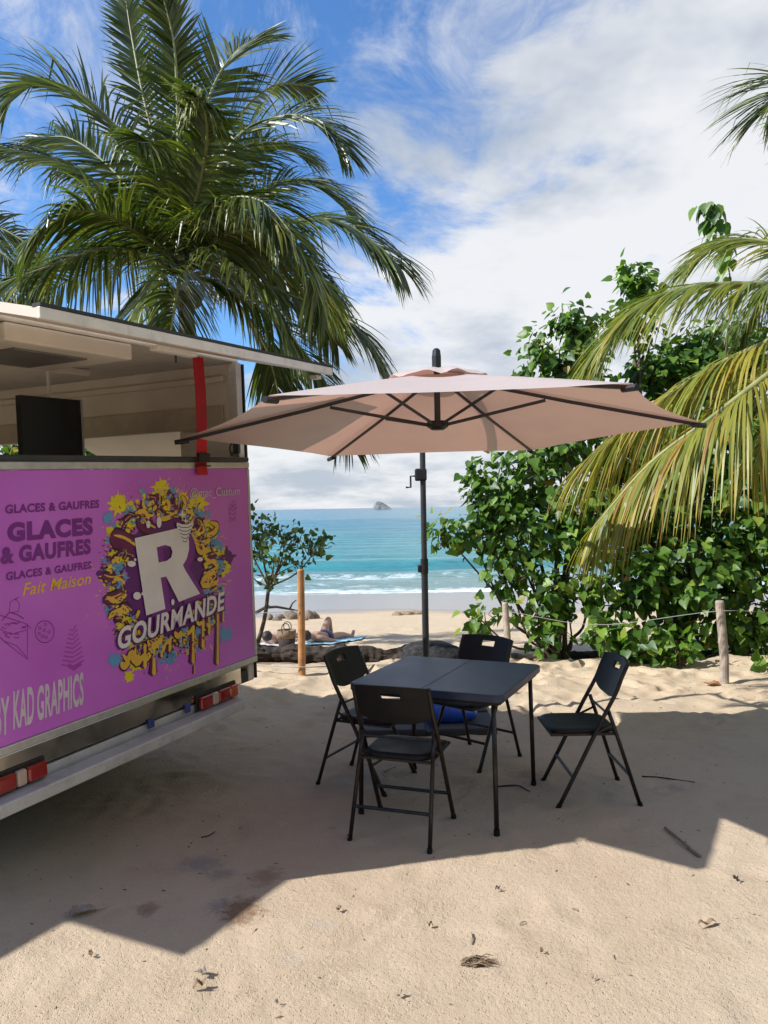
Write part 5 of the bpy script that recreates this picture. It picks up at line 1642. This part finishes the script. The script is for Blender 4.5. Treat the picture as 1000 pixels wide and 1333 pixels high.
def lying_person(loc, rz, label, m, knee_up, swim):
    """on the back, head at the origin side, feet towards +y"""
    root = empty("person", loc, rz)
    tag(root, label, 'person', 'people lying on the beach')
    J = {
        'pelvis': ((0, 0.82, 0.12), 0.13), 'waist': ((0, 0.62, 0.12), 0.115), 'chest': ((0, 0.40, 0.14), 0.135), 'neck0': ((0, 0.24, 0.14), 0.07), 'neck': ((0, 0.17, 0.15), 0.052), 'head0': ((0, 0.10, 0.165), 0.078), 'head': ((0, 0.0, 0.175), 0.095), 'crown': ((0, -0.07, 0.165), 0.075),
        'shl': ((-0.17, 0.29, 0.13), 0.062), 'ell': ((-0.30, 0.50, 0.07), 0.042), 'wrl': ((-0.28, 0.75, 0.06), 0.030), 'hal': ((-0.27, 0.86, 0.05), 0.034), 'fil': ((-0.27, 0.94, 0.045), 0.018),
        'shr': ((0.17, 0.29, 0.13), 0.062), 'elr': ((0.31, 0.50, 0.07), 0.042), 'wrr': ((0.28, 0.75, 0.06), 0.030), 'har': ((0.27, 0.86, 0.05), 0.034), 'fir': ((0.27, 0.94, 0.045), 0.018),
        'hpl': ((-0.10, 0.88, 0.12), 0.095), 'hpr': ((0.10, 0.88, 0.12), 0.095),
    }
    if knee_up:
        J.update({'knl': ((-0.11, 1.18, 0.50), 0.062), 'anl': ((-0.11, 1.36, 0.08), 0.042), 'ftl': ((-0.11, 1.50, 0.04), 0.034), 'knr': ((0.16, 1.28, 0.16), 0.064), 'anr': ((0.22, 1.68, 0.10), 0.042), 'ftr': ((0.23, 1.74, 0.24), 0.034)})
    else:
        J.update({'knl': ((-0.11, 1.28, 0.14), 0.064), 'anl': ((-0.13, 1.68, 0.08), 0.042), 'ftl': ((-0.14, 1.74, 0.20), 0.034), 'knr': ((0.12, 1.28, 0.14), 0.064), 'anr': ((0.14, 1.68, 0.08), 0.042), 'ftr': ((0.16, 1.74, 0.20), 0.034)})
    E_ = [('pelvis', 'waist'), ('waist', 'chest'), ('chest', 'neck0'), ('neck0', 'neck'), ('neck', 'head0'), ('head0', 'head'), ('head', 'crown'), ('neck0', 'shl'), ('shl', 'ell'), ('ell', 'wrl'), ('wrl', 'hal'), ('hal', 'fil'), ('neck0', 'shr'), ('shr', 'elr'), ('elr', 'wrr'), ('wrr', 'har'), ('har', 'fir'),
          ('pelvis', 'hpl'), ('hpl', 'knl'), ('knl', 'anl'), ('anl', 'ftl'), ('pelvis', 'hpr'), ('hpr', 'knr'), ('knr', 'anr'), ('anr', 'ftr')]
    body("body", J, E_, m, root)
    hb = MB(); hb.lathe([(0.015, -0.045), (0.07, -0.02), (0.10, 0.04), (0.102, 0.09), (0.095, 0.11)], 16)
    ho = hb.build("hair", m_hair, root, smooth=True, loc=(0, -0.09, 0.165)); ho.rotation_euler = (R(-78), 0, 0)
    sw = MB(); sw.lathe([(0.135, -0.11), (0.150, -0.03), (0.145, 0.05), (0.12, 0.10)], 18)
    s2 = sw.build("swimwear", swim, root, smooth=True, loc=(0, 0.82, 0.12)); s2.rotation_euler = (R(-90), 0, 0); s2.scale = (1.25, 0.95, 1)
    for sx_ in (-1, 1):
        bm = bmesh.new(); bmesh.ops.create_icosphere(bm, subdivisions=1, radius=0.014)
        me = bpy.data.meshes.new("eye"); bm.to_mesh(me); bm.free()
        obj("eye", me, m_hair, root, loc=(sx_ * 0.034, 0.015, 0.262))
    bm = bmesh.new(); bmesh.ops.create_cone(bm, segments=8, radius1=0.018, radius2=0.006, depth=0.045)
    me = bpy.data.meshes.new("nose"); bm.to_mesh(me); bm.free()
    obj("nose", me, m, root, loc=(0, 0.045, 0.275))
    return root


DP = 15.6
q1 = P(399, 838, DP); q2 = P(349, 838, DP)
z1 = zz(q1[0], DP + 0.7); 
SLOPE = -0.13


def towel(loc, rz, w, l, m, label):
    o = MB()
    nx_, ny_ = 8, 16
    top = []
    for j in range(ny_ + 1):
        for i in range(nx_ + 1):
            x = (i / nx_ - 0.5) * w; y = j / ny_ * l
            wx = loc[0] + x * math.cos(rz) - y * math.sin(rz); wy = loc[1] + x * math.sin(rz) + y * math.cos(rz)
            top.append((x, y, float(ground_z(wx, wy)) + 0.035 + 0.01 * math.sin(x * 9 + y * 5) - loc[2]))
    n_ = len(top)
    o.v = top + [(x, y, z - 0.012) for x, y, z in top]
    for j in range(ny_):
        for i in range(nx_):
            a = j * (nx_ + 1) + i
            o.f.append((a, a + 1, a + nx_ + 2, a + nx_ + 1)); o.f.append((n_ + a, n_ + a + nx_ + 1, n_ + a + nx_ + 2, n_ + a + 1))
    ob = o.build("beach_towel", m, None, smooth=True, loc=loc); ob.rotation_euler = (0, 0, rz)
    return tag(ob, label, 'towel', 'beach towels')


pr1 = lying_person((q1[0], DP, zz(q1[0], DP) + 0.02), R(-22), 'person in dark swimwear lying on a blue towel with one knee raised', m_skin, True, m_swim)
pr1.rotation_euler = (R(-6.5), 0, R(-22))
pr2 = lying_person((q2[0], DP - 0.1, zz(q2[0], DP - 0.1) + 0.02), R(-14), 'dark-haired person lying flat beside the basket on a white towel', m_skin2, False, mat("pink_swimwear", (0.45, 0.16, 0.2), 0.6))
pr2.rotation_euler = (R(-6.5), 0, R(-14))
towel((q1[0], DP - 0.2, 0.0), R(-22), 0.95, 1.95, mat("towel_sky_blue", (0.30, 0.52, 0.62), 0.9, var=0.25, scale=4, bump=0.6, bscale=120), 'light blue patterned towel under the person with a raised knee')
towel((q2[0], DP - 0.3, 0.0), R(-14), 0.90, 1.95, mat("towel_white", (0.62, 0.58, 0.56), 0.9, var=0.1, scale=4, bump=0.6, bscale=120), 'white towel under the person lying flat beside the basket')
db = 14.2
qb = P(373.5, 842, db)
bag = empty("beach_basket", (qb[0], db, qb[2]))
# the bag stands on the log-side sand
bag.location = (qb[0], db, zz(qb[0], db, 0.0))
tag(bag, 'tan and dark brown woven beach basket with two loop handles before the sunbathers', 'basket')
zb0 = float(P(373.5, 842, db)[2]) - bag.location[2]
m_straw = mat("straw_tan", (0.22, 0.155, 0.10), 0.9, var=0.25, scale=20, bump=0.8, bscale=90)
m_straw2 = mat("straw_dark", (0.035, 0.025, 0.020), 0.9, var=0.25, scale=20, bump=0.8, bscale=90)
b_ = MB(); b_.lathe([(0.12, 0.0), (0.140, 0.02), (0.155, 0.19)], 24); lo_ = b_.build("basket_base", m_straw2, bag, smooth=True)
b_ = MB(); b_.lathe([(0.156, 0.191), (0.172, 0.33), (0.167, 0.33), (0.15, 0.2)], 24); hi_ = b_.build("basket_rim", m_straw, bag, smooth=True)
for s in (-1, 1):
    hd = smooth_path([(-0.06, s * 0.16, 0.3), (-0.065, s * 0.14, 0.40), (-0.03, s * 0.11, 0.455), (0.03, s * 0.11, 0.455), (0.065, s * 0.14, 0.40), (0.06, s * 0.16, 0.3)], 20)
    MB().tube([tuple(p) for p in hd], 0.008, 6).build("handle", m_straw2, bag, smooth=True)

# ------------------------------------------------------------------ litter on the sand
m_husk = mat("coir_fibre", (0.20, 0.135, 0.08), 0.95, var=0.4, scale=30, bump=0.8, bscale=120)
m_dry = mat("dry_leaf_brown", (0.22, 0.145, 0.085), 0.85, var=0.35, scale=20, bump=0.6, bscale=60)
m_dry2 = mat("dry_leaf_grey", (0.30, 0.25, 0.20), 0.85, var=0.3, scale=20, bump=0.6, bscale=60)
m_stick = mat("grey_stick", (0.24, 0.175, 0.12), 0.9, var=0.3, scale=12, bump=0.7, bscale=60)
g = G(618, 1256); hk = MB(); rs = np.random.RandomState(1)
for i in range(90):
    a = rs.normal(0, 0.012, 3); L = rs.uniform(0.03, 0.10); th = rs.normal(0.08, 0.22)
    x0 = rs.uniform(-0.045, 0.03)
    p0 = np.array([x0, a[1], 0.004 + abs(a[2]) * 0.6]); p2_ = p0 + np.array([L * math.cos(th) * 0.8, L * math.sin(th) * 0.6, rs.uniform(-0.004, 0.006)])
    pm_ = (p0 + p2_) / 2 + np.array([0, 0, rs.uniform(0.004, 0.016)])
    hk.tube([tuple(p0), tuple(pm_), tuple(p2_)], [0.0015, 0.0024, 0.0008], 4)
tag(hk.build("coir_tuft", m_husk, None, loc=(g[0] - 0.01, g[1], zz(g[0], g[1], 0.0))), 'tuft of brown coconut husk fibre lying on the sunlit sand', 'husk')


def dry_leaf(px, py, L, w, rz, m, label, curl=0.3, seed=0, stem=True):
    g = G(px, py); rs = np.random.RandomState(seed + 60)
    o = MB(); n = 12
    for j in range(n + 1):
        t = j / n
        ww = w * math.sin(math.pi * min(1, t * 0.92 + 0.06)) ** 0.8 * (1 + rs.uniform(-0.25, 0.25))
        zc = 0.012 + 0.02 * curl * math.sin(t * 5 + seed) ** 2
        for s in (-1, -0.4, 0.4, 1):
            o.v.append((t * L - L / 2, ww * s * (1 - 0.25 * curl), zc + curl * ww * abs(s) ** 1.5 * (0.9 + 0.3 * math.sin(7 * t + s))))
    for j in range(n):
        for k in range(3):
            a = j * 4 + k
            o.f.append((a, a + 1, a + 5, a + 4))
    if stem:
        o.tube([(L / 2 - 0.01, 0, 0.012), (L * 0.75, 0.004, 0.006), (L * 0.95, 0.012, 0.004)], 0.0016, 5)
    ob = o.build("dry_leaf", m, None, smooth=True, loc=(g[0], g[1], zz(g[0], g[1], -0.002))); ob.rotation_euler = (0, 0, rz)
    sd = ob.modifiers.new('solid', 'SOLIDIFY'); sd.thickness = 0.0015
    return tag(ob, label, 'leaf')


dry_leaf(108, 1190, 0.11, 0.040, 0.5, m_dry2, 'curled pale grey dry leaf at the notch of the truck shadow', 0.5, 1)
dry_leaf(263, 1271, 0.055, 0.016, 2.2, m_dry2, 'small folded grey leaf lying on sunlit sand below the shadow corner', 0.8, 2)
dry_leaf(260, 1288, 0.05, 0.018, 0.6, m_dry, 'small dark brown folded leaf beside the folded grey one', 0.9, 3, False)
dry_leaf(921, 1206, 0.085, 0.015, 0.25, m_dry, 'dark curled bark-like leaf on sunlit sand away from the table', 0.7, 4)
dry_leaf(866, 858, 0.14, 0.05, 0.3, mat("dry_leaf_rust", (0.30, 0.13, 0.05), 0.8, var=0.3), 'rust brown dry leaf at the foot of the bright green seedling', 0.4, 5)
dry_leaf(928, 893, 0.16, 0.05, 2.5, mat("dry_leaf_rust", (0.30, 0.13, 0.05), 0.8, var=0.3), 'rust brown dry leaf at the foot of the grey post', 0.5, 6)
dry_leaf(700, 862, 0.12, 0.05, 1.1, m_dry, 'brown dry leaf on the bright sand beside the back chair', 0.4, 7)


def stick(pa, pb_, r, label, bend=0.03, seed=0, m=None):
    a = G(*pa); b = G(*pb_); rs = np.random.RandomState(seed)
    a = np.array([a[0], a[1], zz(a[0], a[1], r * 0.7)]); b = np.array([b[0], b[1], zz(b[0], b[1], r * 0.7)])
    mid = (a + b) / 2 + np.array([rs.uniform(-1, 1) * bend, rs.uniform(-1, 1) * bend, 0.004])
    pts = smooth_path([a, a * 0.6 + mid * 0.4 + rs.normal(0, bend * 0.15, 3) * [1, 1, 0], mid, b], 12)
    o = MB().tube([tuple(p - a) for p in pts], [r * (0.9 + rs.uniform(-.15, .15)) * (1 - 0.4 * i / 12) for i in range(13)], 7)
    ob = o.build("stick", m or m_stick, None, smooth=True, loc=tuple(a))
    return tag(ob, label, 'stick')


stick((911, 1118), (866, 1080), 0.011, 'thick grey-brown stick lying across the edge of the parasol shadow', 0.02, 1)
stick((548, 1203 - 22), (556, 1184), 0.0, '', 0, 2) if False else None
stick((676, 1204), (685, 1200), 0.004, 'short pale twig on the sunlit sand below the table shadow', 0.004, 3, m_dry2)
stick((745, 1183), (752, 1186), 0.004, 'short dark-ended twig on the footprint marks in sunlit sand', 0.004, 4)
stick((799, 1243), (802, 1251), 0.003, 'tiny black twig stuck on the sunlit sand near the husk tuft', 0.002, 5, m_bark)
stick((613, 1216), (614, 1230), 0.005, 'short pale upright-lying twig above the husk tuft', 0.003, 6, m_dry2)
stick((836, 1012), (905, 1020), 0.006, 'long thin twig in the shade behind the sideways chair', 0.05, 7, m_bark)
stick((648, 1026), (690, 1032), 0.006, 'thin bent twig in the shade beside the table leg', 0.05, 8, m_bark)
stick((503, 1015), (515, 1000), 0.008, 'bent pale twig on the shaded sand under the table', 0.05, 9, m_dry2)
stick((262, 1090), (280, 1083), 0.004, 'forked thin twig on the shaded sand before the truck bumper', 0.02, 10, m_bark)
rl = np.random.RandomState(15)
for i, (px, py) in enumerate(((441, 1188), (360, 1310), (560, 1208), (705, 1243), (771, 1276), (958, 1148), (118, 1246), (520, 1300), (648, 1160))):
    L_ = rl.uniform(0.02, 0.04)
    dry_leaf(px, py, L_, L_ * 0.28, rl.uniform(0, 6), (m_dry, m_dry2, m_bark)[i % 3], 'tiny curled scrap of dry leaf lying on the open sunlit sand', 0.7, 20 + i, False)['group'] = 'scraps of dry leaf on the sunlit sand'
# crumbs of bark, shell and stone, too many to count
rs = np.random.RandomState(77); cb2 = MB()
for i in range(760):
    if i < 230:
        x, y = rs.uniform(-2.2, 4.2), rs.uniform(6.6, 9.3)
    else:
        x, y = rs.uniform(-1.8, 2.6), rs.uniform(2.55, 6.6)
    s = rs.uniform(0.0014, 0.0058) * (2.1 if i < 230 else 1); z = zz(x, y)
    th = rs.uniform(0, 6.28); el = rs.uniform(1, 3.4)
    c_, s_ = math.cos(th), math.sin(th)
    v = [(x + c_ * s * el, y + s_ * s * el, z), (x - s_ * s, y + c_ * s, z), (x - c_ * s * el, y - s_ * s * el, z), (x + s_ * s, y - c_ * s, z), (x, y, z + s * 0.9)]
    cb2.add(v, [(0, 1, 4), (1, 2, 4), (2, 3, 4), (3, 0, 4)])
tag(cb2.build("sand_litter", mat("litter_brown", (0.17, 0.12, 0.08), 0.9, var=0.5, scale=2.0), None), 'scattered crumbs of bark and stone on the sand', None, None, 'stuff')
